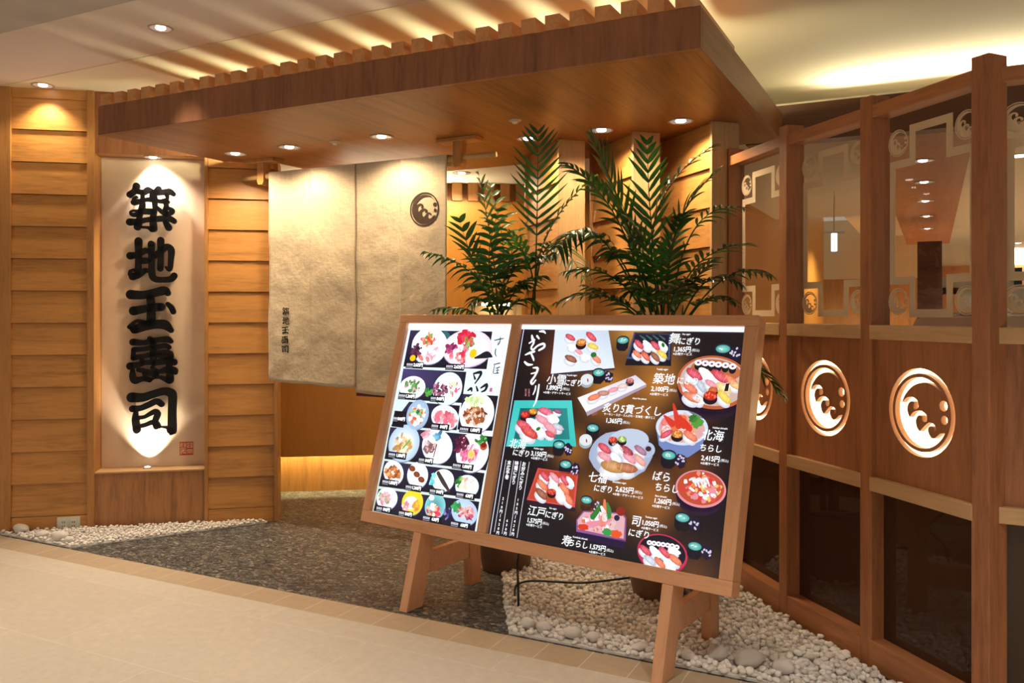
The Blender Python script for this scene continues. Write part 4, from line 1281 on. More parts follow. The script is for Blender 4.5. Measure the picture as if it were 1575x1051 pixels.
R_.poly([P2(1117, 590), P2(1122, 590), P2(1120, 602), P2(1114, 602)], NORI, 10)
brush(R_, '築地', 1022, 583, 18); brush(R_, 'にぎり', 1058, 586, 12); price(R_, '2,100', 1015, 599, 9); small(R_, '※お椀サービス', 1014, 607, 4.6); small(R_, 'Tsukiji nigiri', 1019, 569, 3.8)
# slanted white bench plate
quad_px(R_, [(888, 612), (977, 577), (994, 591), (901, 634)], WHITE, 2, [C(250, 250, 252), C(225, 220, 235), C(245, 240, 245), C(255, 255, 255)])
quad_px(R_, [(901, 634), (994, 591), (994, 595), (903, 640)], C(180, 165, 185), 2); quad_px(R_, [(908, 635), (918, 630), (919, 637), (911, 640)], C(150, 90, 70), 1); quad_px(R_, [(976, 601), (984, 598), (984, 606), (979, 608)], C(150, 90, 70), 1)
for x, y, l, r_, c_ in [(914, 611, 22, .35, SALM), (928, 605, 20, .1, C(190, 130, 110)), (943, 600, 18, .3, PINK), (958, 594, 18, .2, C(235, 200, 190))]: nig_px(R_, x, y, l, r_, c_, 4)
gun_px(R_, 969, 586, 7, C(190, 110, 110), 5)
brush(R_, '炙り5貫づくし', 972, 630, 15.5); small(R_, 'サーモン・えび・えんがわ・甘海老・鯛すじこ', 968, 640, 4.2); price(R_, '1,365', 945, 648, 9); small(R_, 'Aburi five pieces', 984, 614, 3.5)
# teal plate
quad_px(R_, [(791, 616), (879, 616), (886, 687), (778, 687)], C(40, 190, 190), 1, [C(60, 205, 200), C(80, 215, 210), C(60, 200, 195), C(90, 220, 215)])
quad_px(R_, [(800, 628), (872, 628), (876, 676), (790, 676)], C(20, 120, 120), 2, [C(14, 100, 105), C(40, 150, 145), C(30, 135, 135), C(20, 115, 115)])
gun_px(R_, 808, 638, 9, C(215, 40, 30), 4); gun_px(R_, 820, 633, 8, C(240, 150, 50), 4)
for x, y, l, r_, c_ in [(839, 633, 26, -.2, C(225, 90, 120)), (858, 633, 16, -.2, C(130, 70, 110)), (851, 643, 24, -.4, WHITE), (834, 646, 26, -.4, PINK), (820, 651, 28, -.3, WHITE), (806, 655, 30, -.35, C(225, 70, 90)), (846, 658, 28, -.5, PINK), (858, 657, 22, -.3, C(200, 200, 215)), (814, 665, 34, -.4, C(215, 50, 40)), (831, 664, 24, -.5, WHITE), (846, 668, 20, -.3, RED)]: nig_px(R_, x, y, l, r_, c_, 5)
R_.ell(P2(828, 660), 0.012, 0.008, GRN, 9, 0.5)
brush(R_, '北海', 797, 683, 16); brush(R_, 'にぎり', 802, 697, 11); price(R_, '3,150', 829, 699, 9); small(R_, '※お椀サービス', 830, 706, 4.6); small(R_, 'Hokkai nigiri', 829, 691, 3.5)
soup(R_, 860, 684, 11, 6)
# red lacquer box
quad_px(R_, [(827, 720), (889, 729), (884, 787), (809, 775)], C(40, 16, 40), 1); quad_px(R_, [(827, 720), (889, 729), (884, 781), (810, 769)], C(225, 80, 80), 2); quad_px(R_, [(829, 722), (886, 731), (881, 778), (813, 767)], C(200, 70, 40), 3)
for x, y, l, r_, c_ in [(838, 733, 22, -.6, RED), (853, 735, 22, -.6, PINK), (868, 739, 22, -.7, RED), (877, 741, 20, -.7, WHITE), (834, 746, 24, -.6, SALM), (852, 747, 22, -.6, WHITE), (868, 752, 24, -.7, SALM), (833, 760, 26, -.5, BRN), (863, 762, 24, -.7, WHITE), (874, 768, 24, -.7, SALM)]: nig_px(R_, x, y, l, r_, c_, 4)
gun_px(R_, 849, 757, 8, IKURA, 7)
soup(R_, 870, 714, 11.5, 2)
brush(R_, '江戸', 826, 787, 17); brush(R_, 'にぎり', 853, 793, 12); price(R_, '1,575', 823, 802, 9); small(R_, '※お椀サービス', 822, 809, 4.6); small(R_, 'Edo nigiri', 851, 783, 3.5)
# upright price list
for x0, y0, x1, y1 in [(814, 711, 795, 827), (801, 710, 784, 824), (790, 709, 772, 821), (778, 708, 760, 818)]:
    a = P2(x0, y0); b = P2(x1, y1); R_.stroke([(a.x, a.y, 0.0016), (b.x, b.y, 0.0016)], C(220, 220, 235), 3)
for body, pr_, x, y in [('お好みにぎり', '105円~420円', 806, 714), ('特種にぎり', '630円', 794.5, 713), ('末広手巻', '210円~420円', 783, 712)]:
    for i, ch in enumerate(body): tx(R_, ch, x - 0.155 * 7.3 * i, y + 7.3 * i, 7.4, 5, bold=0.0006)
    for i, ch in enumerate(reversed(pr_)):
        ch = '|' if ch == '~' else ch
        tx(R_, ch, x - 17.5 + 0.155 * 6.6 * i, y + 108 - 6.6 * i, 5.8, 5, bold=0.0004)
# blue-grey leaf plate
c = P2(953, 700); u = pxs(953, 700)
R_.ell(c, 54 * u, 37 * u, C(196, 208, 232), 1, 0.05, C(170, 184, 214), n=30, wob=.06); R_.ell((c.x + 44 * u, c.y + 12 * u), 14 * u, 12 * u, C(190, 204, 230), 1, 0, n=20); R_.ell((c.x + 47 * u, c.y + 14 * u), 5 * u, 4 * u, C(60, 40, 40), 3, n=12)
R_.ell((c.x + 12 * u, c.y + 24 * u), 34 * u, 18 * u, C(200, 212, 235), 2, 0.1)
for x, y, l, r_, c_ in [(930, 690, 26, -.5, RED), (950, 689, 22, -.5, WHITE), (963, 693, 26, -.4, DRED), (985, 693, 24, -.5, C(170, 110, 140)), (930, 703, 26, -.4, PINK), (947, 704, 22, -.5, WHITE), (968, 705, 26, -.5, PINK), (984, 708, 26, -.6, C(235, 160, 150)), (944, 718, 44, -.1, C(196, 140, 70)), (964, 720, 36, -.1, C(180, 100, 50))]: nig_px(R_, x, y, l, r_, c_, 4)
gun_px(R_, 943, 677, 8, C(220, 60, 40), 5); gun_px(R_, 957, 676, 8, C(180, 210, 120), 5)
soup(R_, 912, 658, 11.5, 5, False); dessert(R_, 901, 677, 11.5, 7)
brush(R_, '七福', 920, 735, 17); brush(R_, 'にぎり', 928, 752, 11.5); price(R_, '2,625', 961, 754, 10); small(R_, '※お椀・デザートサービス', 966, 763, 4.6); small(R_, 'Shichifuku nigiri', 953, 743, 3.8)
# white bowl with crab
c = P2(1048, 658); u = pxs(1048, 658)
R_.poly([(c.x - 43 * u, c.y), (c.x - 34 * u, c.y - 30 * u), (c.x - 16 * u, c.y - 44 * u), (c.x + 16 * u, c.y - 44 * u), (c.x + 34 * u, c.y - 30 * u), (c.x + 43 * u, c.y)], C(120, 140, 200), 1)
R_.ell(c, 43 * u, 27 * u, WHITE, 2, 0, C(215, 228, 250), n=36); R_.ell((c.x, c.y - u), 38 * u, 22 * u, C(230, 175, 175), 3, 0, n=30)
scatter(R_, c, 32 * u, 17 * u, 46, [PINK, WHITE, SALM, C(245, 170, 140), C(240, 200, 200)], 7 * u, 4)
for a, b in [((1044, 655), (1036, 622)), ((1052, 655), (1046, 640)), ((1034, 652), (1022, 640)), ((1060, 660), (1052, 645))]:
    p, q = P2(*a), P2(*b); R_.stroke([(p.x, p.y, 5.5 * u), ((p.x + q.x) / 2, (p.y + q.y) / 2, 4 * u), (q.x, q.y, 1.6 * u)], C(225, 60, 40), 8)
R_.ell(P2(1072, 650), 10 * u, 9 * u, C(90, 160, 60), 8, 0, wob=.5); R_.ell(P2(1066, 644), 7 * u, 6 * u, C(40, 120, 50), 8, 0, wob=.5)
gun_px(R_, 1042, 668, 10, C(240, 140, 60), 8); nig_px(R_, 1062, 671, 26, -.5, SALM, 8); nig_px(R_, 1025, 668, 22, .6, C(210, 60, 90), 8)
brush(R_, '北海', 1097, 670, 18, 16); brush(R_, 'ちらし', 1094, 690, 12.5, 16); price(R_, '2,415', 1093, 706, 9.5); small(R_, '※お椀サービス', 1092, 714, 4.6); small(R_, 'Hokkai chirashi', 1108, 659, 3.8)
soup(R_, 1029, 700, 13, 10)
# pink rimmed bowl
c, u = tub(1077, 752, 42, 29, 14, C(235, 150, 160), C(200, 80, 50), C(40, 18, 48), 2, 0)
scatter(R_, P2(1077, 750), 34 * u, 22 * u, 70, [C(235, 80, 70), C(240, 150, 120), WHITE, C(245, 210, 120), PINK, C(225, 60, 60)], 5 * u, 5)
for q in range(5):
    a = P2(1066 + 5 * q, 744 + 2 * (q % 2)); R_.stroke([(a.x - 6 * u, a.y + 5 * u, 1.5 * u), (a.x, a.y + 7 * u, 2 * u), (a.x + 6 * u, a.y - 3 * u, 1.2 * u)], CREAMW, 10)
brush(R_, 'ばら', 1018, 733, 16); brush(R_, 'ちらし', 1026, 751, 14, 12); price(R_, '1,260', 1020, 772, 9.5); small(R_, '※お椀サービス', 1017, 780, 4.6); small(R_, 'Bara chirashi', 1017, 764, 3.8)
soup(R_, 1050, 796, 13.5, 8)
# six sided box
quad_px(R_, [(886, 800), (897, 786), (958, 789), (963, 797), (962, 834), (886, 818)], C(150, 90, 150), 1); quad_px(R_, [(886, 818), (962, 832), (960, 845), (888, 828)], C(30, 12, 60), 1)
quad_px(R_, [(888, 800), (898, 788), (956, 791), (961, 798), (959, 829), (889, 814)], C(235, 180, 190), 2)
scatter(R_, P2(922, 802), 30 * pxs(922, 802), 14 * pxs(922, 802), 50, [PINK, WHITE, C(240, 200, 205), SALM], 0.012, 3)
u = pxs(922, 800)
for a, b, col in [((926, 806), (930, 770), SHR), ((905, 808), (940, 800), PINK), ((912, 795), (922, 777), C(50, 130, 60)), ((936, 795), (934, 775), C(60, 140, 70)), ((930, 798), (925, 780), WHITE)]:
    p, q = P2(*a), P2(*b); R_.stroke([(p.x, p.y, 5 * u), ((p.x + q.x) / 2 + 2 * u, (p.y + q.y) / 2, 4 * u), (q.x, q.y, 2 * u)], col, 8)
R_.ell(P2(955, 787), 8 * u, 7 * u, C(150, 40, 30), 9); R_.ell(P2(949, 797), 5 * u, 4.5 * u, C(40, 30, 70), 9)
R_.ell(P2(897, 811), 10 * u, 5 * u, IKURA, 9, wob=.3); R_.ell(P2(948, 822), 10 * u, 6 * u, C(240, 90, 40), 9, wob=.3); R_.ell(P2(934, 819), 9 * u, 6 * u, C(60, 160, 80), 9, wob=.3)
soup(R_, 902, 769, 11, 0)
brush(R_, '寿', 872, 832, 18); brush(R_, 'ちらし', 890, 837, 12.5); price(R_, '1,575', 920, 843, 9.5); small(R_, '※お椀サービス', 919, 851, 4.6); small(R_, 'Kotobuki chirashi', 893, 828, 3.8)
# crimson bowl, bottom right
c, u = tub(1018, 851, 44, 29, 6, C(200, 50, 90), C(20, 14, 34), C(170, 30, 70), 2, -0.06)
rolls(R_, [(999, 835), (1006, 836), (1013, 837), (1020, 838), (1027, 839), (1034, 840), (1041, 842)], 4.6, 6)
for x, y, l, r_, c_ in [(993, 847, 24, -.5, RED), (1008, 849, 24, -.6, WHITE), (1022, 850, 24, -.6, RED), (1037, 848, 22, -.2, WHITE), (1000, 862, 24, -.5, C(200, 210, 225)), (1015, 866, 24, -.6, SALM), (1030, 869, 26, -.6, WHITE), (1038, 861, 26, -.5, SALM)]: nig_px(R_, x, y, l, r_, c_, 7)
brush(R_, '司', 979, 802, 18); price(R_, '1,050', 1001, 806, 9.5); small(R_, '※お椀サービス', 1000, 814, 4.6); brush(R_, 'にぎり', 983, 821, 13); small(R_, 'Tsukasa nigiri', 1002, 797, 3.8)
soup(R_, 1069, 840, 13, 8)
# brush title down the left
u = pxs(825, 550)
def bst(pts, r, col=WHITE, k=6, pr=R_): pr.stroke([(P2(x, y).x, P2(x, y).y, w_ * r * pxs(x, y)) for x, y, w_ in pts], col, k)
bst([(830, 510, .7), (836, 510, 1.1), (839, 513, .5)], 1.6)
for pts in [[(818, 516, .6), (819, 521, 1.2), (821, 527, .9), (817, 535, .8), (820, 538, .9), (827, 532, .8), (836, 529, 1), (837, 534, 1), (829, 539, .8)], [(826, 517, .9), (829, 521, .7)], [(814, 528, .6), (822, 523, .8)],
            [(808, 546, .5), (815, 543, 1), (822, 541, .8)], [(816, 542, .7), (820, 551, .9), (821, 555, .4)], [(807, 557, .8), (812, 561, 1.1), (819, 561, .5)],
            [(820, 566, .5), (827, 567, 1.1), (823, 578, .9), (817, 587, 1.1), (819, 591, .8), (824, 585, .6)], [(817, 575, .5), (826, 573, .8)],
            [(824, 594, .6), (823, 600, .7), (820, 607, .5)], [(829, 592, .7), (827, 606, .9), (824, 618, .8), (820, 626, .25)]]: bst(pts, 1.8)
for i in range(2):
    for j in range(3): tx(R_, '玉' if (i + j) % 2 else '寿', 808.5 + 5 * i, 600 + 4 * j, 4, 4, C(230, 150, 160))
pr_r = R_.build('menu_sheet', menu, BL)
pr_r['label'] = 'dark backlit sheet of sushi sets with white brush lettering'

# ---- left sheet, white with rows of dish photographs
L_ = Print()
L_.poly([(LP[0], PB[0]), (LP[1], PB[0]), (LP[1], PB[1]), (LP[0], PB[1])], CREAMW, 0, [C(190, 205, 190), C(215, 225, 225), C(225, 238, 250), C(215, 235, 250)])
L_.poly([(LP[0], PB[1] - 0.026), (LP[1], PB[1] - 0.026), (LP[1], PB[1]), (LP[0], PB[1])], C(250, 252, 255, 1.25), 9)  # same painted lamp glow across the top of this sheet
def tile(pts, a=(12, 10, 26), b=(44, 40, 72)): quad_px(L_, pts, C(*a), 1, [C(*b), C(*a), C(*a), C(*a)])
def plate(px, py, rx, ry, col=WHITE, edge=None, rot=0, k=2):
    rx *= 1.16; ry *= 1.14
    u = pxs(px, py); c = P2(px, py)
    L_.ell((c.x, c.y - 1.5 * u), rx * u, ry * u, C(120, 120, 150), k, rot, n=28); L_.ell(c, rx * u, ry * u, col, k + 1, rot, edge or C(225, 235, 245), n=28)
def food(px, py, rx, ry, n, cols, r, k=5):
    rx *= 1.12; ry *= 1.12; n = int(n * 1.5); cols = [tuple(q * s_ for q in c_) for c_ in cols for s_ in (0.75, 1.0, 1.25)]
    u = pxs(px, py); scatter(L_, P2(px, py), rx * u, ry * u, n, cols, r * u, k)
def tag(px, py, w_, body, h=9, col=(12, 10, 24), name=True):
    u = pxs(px, py); c = P2(px, py)
    L_.poly([(c.x - w_ / 2 * u, c.y - h * u * .55), (c.x + w_ / 2 * u, c.y - h * u * .55), (c.x + w_ / 2 * u, c.y + h * u * .55), (c.x - w_ / 2 * u, c.y + h * u * .55)], C(*col), 10)
    L_.text(body + '円', (c.x + w_ * .20 * u, c.y + 0.5 * u), 6.4 * u, WHITE, 11, bold=0.28 * u, sx=.9)
    for q in range(5):
        x = c.x - w_ * (.46 - .075 * q) * u
        L_.poly([(x, c.y - 1.2 * u), (x + w_ * .05 * u, c.y - 1.2 * u), (x + w_ * .05 * u, c.y + 2.4 * u), (x, c.y + 2.4 * u)], C(205, 205, 215), 11)
    L_.poly([(c.x - w_ * .46 * u, c.y - 3.6 * u), (c.x - w_ * .1 * u, c.y - 3.6 * u), (c.x - w_ * .1 * u, c.y - 2.6 * u), (c.x - w_ * .46 * u, c.y - 2.6 * u)], C(150, 150, 165), 11)
SAL = [C(240, 110, 110), C(225, 60, 80), PINK, WHITE]; GR = [C(60, 150, 60), C(110, 180, 80), C(40, 110, 50)]
# row 1
tile([(631, 508), (757, 510), (748, 568), (620, 564)])
plate(660, 532, 30, 24, WHITE, C(235, 240, 250), -.2); L_.ell(P2(684, 522), 12 * .003, 14 * .003, C(40, 100, 100), 2, .4)
plate(718, 536, 40, 25, WHITE, C(230, 205, 215))
food(659, 522, 10, 8, 18, [C(230, 90, 50), C(80, 160, 70), C(230, 140, 120)], 4); food(640, 540, 9, 8, 16, [C(70, 25, 50), C(100, 50, 90), C(50, 20, 40)], 4.5); food(662, 545, 16, 8, 18, [WHITE, C(245, 225, 235), PINK], 5)
L_.ell(P2(635, 551), 6 * .0033, 5 * .0033, C(250, 190, 20), 9); nigiri(L_, P2(647, 550), .05, -.6, C(225, 90, 60), 6)
food(708, 545, 18, 10, 26, SAL, 5); food(694, 538, 9, 10, 14, [C(130, 30, 80), C(180, 70, 120)], 4); food(718, 520, 13, 9, 18, [C(200, 30, 60), C(225, 60, 90)], 5.5); food(722, 527, 12, 10, 12, GR + [C(170, 150, 60)], 4)
L_.ell(P2(728, 544), 7 * .0033, 7 * .0033, C(250, 190, 20), 9)
tag(638, 562, 34, '2,625'); tag(700, 565, 36, '2,625')
# row 2
tile([(620, 567), (717, 572), (710, 620), (612, 614)], (20, 16, 36), (70, 60, 110))
plate(634, 596, 22, 15, WHITE, C(235, 240, 250)); plate(688, 598, 24, 22, WHITE, C(210, 240, 235))
food(634, 595, 13, 8, 20, [C(200, 150, 160), C(220, 190, 190), C(90, 150, 80), C(70, 130, 60)], 3.6); food(676, 600, 14, 8, 20, [C(130, 70, 100), C(170, 110, 140), C(90, 50, 70)], 4); food(698, 598, 9, 8, 10, [C(190, 220, 170), C(230, 90, 130)], 3.5); food(660, 602, 6, 6, 8, GR, 4)
tag(626, 610, 34, '1,260'); tag(673, 614, 28, '840')
# row 3
tile([(629, 618), (707, 624), (702, 662), (601, 655)])
plate(642, 638, 19, 20, C(190, 210, 225), C(150, 175, 205)); plate(684, 642, 24, 16, WHITE, C(215, 225, 240), -.2)
food(642, 640, 14, 12, 34, [WHITE, C(235, 110, 70), C(130, 190, 120), C(240, 200, 190)], 4); L_.ell(P2(643, 634), .012, .012, C(30, 110, 80), 9, wob=.4)
food(676, 641, 9, 7, 10, [C(240, 110, 130), C(245, 160, 160)], 5); food(690, 646, 12, 7, 14, [C(235, 100, 120), C(245, 150, 160)], 5)
tag(614, 645, 24, '840', 22); tag(677, 657, 36, '840')
# big dish right
tile([(712, 606), (766, 609), (757, 663), (703, 661)]); plate(733, 636, 28, 27, WHITE, C(235, 240, 240))
food(730, 617, 14, 6, 16, [C(170, 215, 130), C(210, 235, 170)], 4.5); food(731, 640, 18, 11, 34, [C(150, 80, 40), C(200, 130, 80), C(120, 60, 30), C(235, 200, 180)], 5); tag(724, 662, 44, '1,050')
# row 4
tile([(600, 657), (760, 672), (747, 724), (591, 706)])
plate(621, 682, 27, 25, CREAMW, C(170, 195, 215)); plate(672, 687, 27, 22, WHITE, C(225, 230, 245), -.3); plate(726, 696, 27, 27, WHITE, C(235, 240, 245))
food(620, 683, 15, 13, 34, [C(225, 180, 120), C(200, 150, 90), C(245, 225, 190)], 5); L_.stroke([(P2(620, 690).x, P2(620, 690).y, .004), (P2(630, 678).x, P2(630, 678).y, .004)], C(60, 170, 60), 10)
food(660, 688, 12, 6, 14, [C(150, 110, 110), C(110, 70, 80), C(210, 180, 180)], 5); food(673, 672, 7, 6, 8, [C(110, 170, 200), C(70, 130, 170)], 4.5); food(654, 668, 6, 5, 6, [PINK, C(225, 170, 180)], 4); L_.stroke([(P2(672, 684).x, P2(672, 684).y, .004), (P2(667, 703).x, P2(667, 703).y, .003)], C(150, 40, 60), 9)
food(710, 684, 11, 11, 24, [C(80, 20, 50), C(120, 40, 70), C(60, 20, 40)], 4.5); food(722, 698, 14, 11, 30, [C(235, 110, 150), C(245, 160, 185), C(225, 80, 120)], 4.5); L_.ell(P2(725, 699), .021, .021, C(245, 180, 60), 10, 0, C(245, 205, 130)); L_.ell(P2(744, 687), .022, .019, C(170, 90, 50), 9); L_.ell(P2(744, 685), .017, .013, C(130, 20, 20), 10); food(740, 678, 8, 6, 8, GR, 4)
tag(611, 701, 38, '1,050'); tag(655, 709, 30, '840'); tag(712, 718, 42, '1,050')
# row 5
tile([(591, 709), (745, 728), (738, 768), (582, 748)])
plate(605, 727, 19, 15, WHITE, C(235, 235, 245), -.4); plate(642, 731, 19, 17, WHITE, C(215, 225, 240), -.4); plate(681, 739, 19, 15, WHITE, C(235, 230, 225)); plate(718, 748, 20, 15, WHITE, C(215, 235, 240))
food(604, 728, 14, 8, 30, [C(190, 110, 60), C(225, 160, 100), C(150, 80, 40)], 4); 
for x, y in ((634, 721), (641, 730), (648, 738)): L_.ell(P2(x, y), .022, .014, C(150, 70, 30), 6, -.2, C(110, 50, 20))
L_.stroke([(P2(674, 728).x, P2(674, 728).y, .010), (P2(682, 742).x, P2(682, 742).y, .012), (P2(691, 756).x, P2(691, 756).y, .006)], C(60, 50, 50), 7); food(666, 738, 6, 6, 8, [C(110, 200, 210)], 4)
food(718, 744, 12, 8, 22, [C(245, 225, 190), C(235, 190, 170), WHITE], 4.5); food(706, 742, 5, 6, 8, GR, 4)
tag(600, 743, 34, '1,050'); tag(636, 751, 34, '1,260'); tag(672, 757, 30, '840'); tag(716, 763, 38, '630')
# row 6
tile([(582, 752), (737, 772), (730, 818), (574, 786)])
plate(595, 767, 19, 15, WHITE, C(215, 230, 240)); plate(634, 773, 19, 17, C(235, 215, 60), C(225, 205, 40)); L_.ell(P2(632, 774), .045, .032, CREAMW, 4); plate(669, 779, 18, 17, C(60, 130, 140), C(130, 200, 205)); plate(714, 788, 23, 17, C(195, 215, 235), C(170, 195, 225), -.2)
food(592, 766, 11, 8, 20, [PINK, C(235, 190, 200), C(110, 160, 90)], 4); food(640, 778, 6, 6, 10, [C(235, 130, 30), C(245, 170, 60)], 4.5); food(624, 780, 6, 5, 8, [PINK, WHITE], 4); food(666, 786, 12, 8, 24, [C(225, 60, 90), WHITE, C(245, 170, 130), C(120, 190, 110)], 4); L_.ell(P2(664, 766), .017, .012, CREAMW, 7)
food(717, 790, 14, 9, 34, [C(190, 80, 110), C(225, 130, 140), C(150, 60, 80), C(240, 200, 190)], 4); food(702, 780, 7, 6, 8, [C(50, 150, 80)], 4.5); food(688, 790, 6, 8, 14, [C(40, 40, 90), C(120, 110, 170)], 3)
tag(590, 784, 32, '840'); tag(624, 791, 30, '840'); tag(664, 799, 38, '630'); tag(708, 808, 40, '630')
# brush lettering
INKC = C(10, 22, 36)
for pts, r in [([(731, 551, .8), (738, 549, 1.8), (749, 546, 3.2), (757, 549, .8)], 1.7), ([(729, 575, 1), (740, 573, 1.8), (738, 580, 1.4), (731, 590, .8)], 1.4), ([(729, 577, .8), (731, 583, 1.4)], 1.3),
               ([(720, 601, .8), (725, 598, 1.6), (726, 602, .8)], 1.5), ([(733, 595, 1), (735, 601, 1.6)], 1.2), ([(740, 597, 1), (749, 592, 2), (747, 600, 1.6), (741, 603, .8)], 1.3)]: bst(pts, r, INKC, 12, L_)
for pts in [[(761, 524, .7), (769, 522, .9), (775, 521, .6)], [(770, 519, .6), (769, 527, .9), (766, 531, .6), (767, 526, .5)], [(763, 537, .8), (762, 544, .9), (764, 549, .4)],
            [(760, 561, .6), (769, 559, .9)], [(761, 562, .6), (759, 574, .8)], [(763, 567, .6), (769, 565, .8)], [(766, 566, .6), (765, 574, .8)], [(760, 575, .5), (767, 574, .9)], [(763, 570, .5), (768, 570, .6)]]: bst(pts, 1.0, INKC, 12, L_)
quad_px(L_, [(754, 597), (758, 597), (757, 603), (753, 603)], C(190, 90, 130), 12)
L_.c = [tuple(x * 1.35 for x in c_) for c_ in L_.c]
pl_ = L_.build('menu_sheet', menu, BL)
pl_['label'] = 'white backlit sheet of small dish photographs with prices'

# ================================================================== pots and palms behind the board
def quad_bez(a, b, c, t): return a * (1 - t) ** 2 + b * 2 * t * (1 - t) + c * t * t
def make_frond(base, mid, tip, nleaf, llen, lw, start=0.25, droop=0.35, fwd=0.7, rnd=None, roll=0.0):
    """one pinnate frond: arching midrib with a row of folded leaflets down each side"""
    rnd = rnd or random
    ctrl = mid * 2 - (base + tip) * 0.5
    mb = MB()
    pts = [quad_bez(base, ctrl, tip, k / 14) for k in range(15)]
    L = sum((pts[i + 1] - pts[i]).length for i in range(14))
    mb.tube(pts, [0.0055 * (1 - 0.8 * k / 14) for k in range(15)], 5)
    view = CF
    for i in range(nleaf):
        t = start + (1 - start) * (i + 0.5) / nleaf
        p = quad_bez(base, ctrl, tip, t); q = quad_bez(base, ctrl, tip, min(1, t + 0.02)); 
        d = (q - p).normalized() if (q - p).length > 1e-7 else (tip - mid).normalized()
        up = Vector((0, 0, 1)) - d * d.z
        up = up.normalized() if up.length > 0.15 else (-(view - d * d.dot(view))).normalized()
        side = d.cross(up).normalized()
        # blade plane leans towards the viewer's side so both rows read
        side = (side * math.cos(roll) + up * math.sin(roll)).normalized(); nrm = side.cross(d).normalized()
        env = math.sin(math.pi * min(1, 0.18 + 0.80 * (t - start) / (1 - start))) ** 0.6
        for s in (-1, 1):
            ln = llen * env * rnd.uniform(0.8, 1.12)
            if rnd.random() < 0.04: continue
            f = fwd * rnd.uniform(0.85, 1.15) + 0.6 * (t - start)
            dr = (d * f + side * s + nrm * rnd.uniform(0.0, 0.35)).normalized()
            wv_ = dr.cross(nrm).normalized()
            nb_ = nrm
            w_ = lw * rnd.uniform(0.8, 1.15)
            prev = None; vs = []
            n = 5
            for k in range(n + 1):
                x = k / n
                c = p + dr * (ln * x) - Vector((0, 0, 1)) * (ln * droop * x * x) 
                ww = w_ * (0.35 + 1.9 * x) * (1 - x) ** 0.75 if x < 1 else 0.0
                ww = w_ * min(1.0, 0.35 + 2.6 * x) * max(0.0, 1 - x ** 2.2)
                vs += [c - wv_ * ww + nb_ * ww * 0.35, c, c + wv_ * ww + nb_ * ww * 0.35]
            fs = []
            for k in range(n):
                a = 3 * k
                fs += [(a, a + 1, a + 4, a + 3), (a + 1, a + 2, a + 5, a + 4)]
            mb.add(vs, fs)
    return mb

def pot(name, label, p, r0, r1, h, soil=True):
    t = thing('plant_pot', label, 'pot', frame(p, 0))
    MB().lathe([(r0 * 0.96, 0), (r0, 0.01), (r0 + (r1 - r0) * 0.6, h * 0.55), (r1, h - 0.035), (r1 + 0.012, h - 0.03), (r1 + 0.012, h), (r1 - 0.012, h), (r1 - 0.02, h - 0.04)], 40).build('pot_body', M['pot'], t, smooth=True)
    MB().lathe([(0.001, h - 0.055), (r1 - 0.017, h - 0.05), (r1 - 0.03, h - 0.045), (0.01, h - 0.035)], 30).build('soil', M['soil'], t, smooth=True)
    return t

def palm(label, cp, stems, fronds, seed):
    """stems: (px, top py, depth); fronds: (base, mid, tip, leaflets, len, width, ...) in measured photo points with depth"""
    rnd = random.Random(seed)
    cp = Vector(cp)
    t = thing('potted_palm', label, 'palm', frame(cp, 0))
    I = Matrix.Translation(-cp)
    for s in stems:
        top = I @ atd(s[0], s[1], s[2])
        b = Vector((max(-.09, min(.09, top.x * 0.5)), max(-.09, min(.09, top.y * 0.5)), 0.0))
        m_ = (b + top) / 2 + Vector((top.x * -0.1, 0, 0))
        pts = [quad_bez(b, m_, top, k / 10) for k in range(11)]
        MB().tube(pts, [0.011 - 0.0006 * k for k in range(11)], 7).build('stem', M['stem'], t, smooth=True)
    for f in fronds:
        (bx, by, bdp), (mx_, my, md), (tx_, ty, td) = f[:3]
        kw = f[6] if len(f) > 6 else {}
        mb = make_frond(I @ atd(bx, by, bdp), I @ atd(mx_, my, md), I @ atd(tx_, ty, td), round(f[3] * 0.8), f[4] * 1.08, f[5] * 1.08, rnd=rnd, **kw)
        mb.build('frond', M['leaf'], t, smooth=True)
    return t

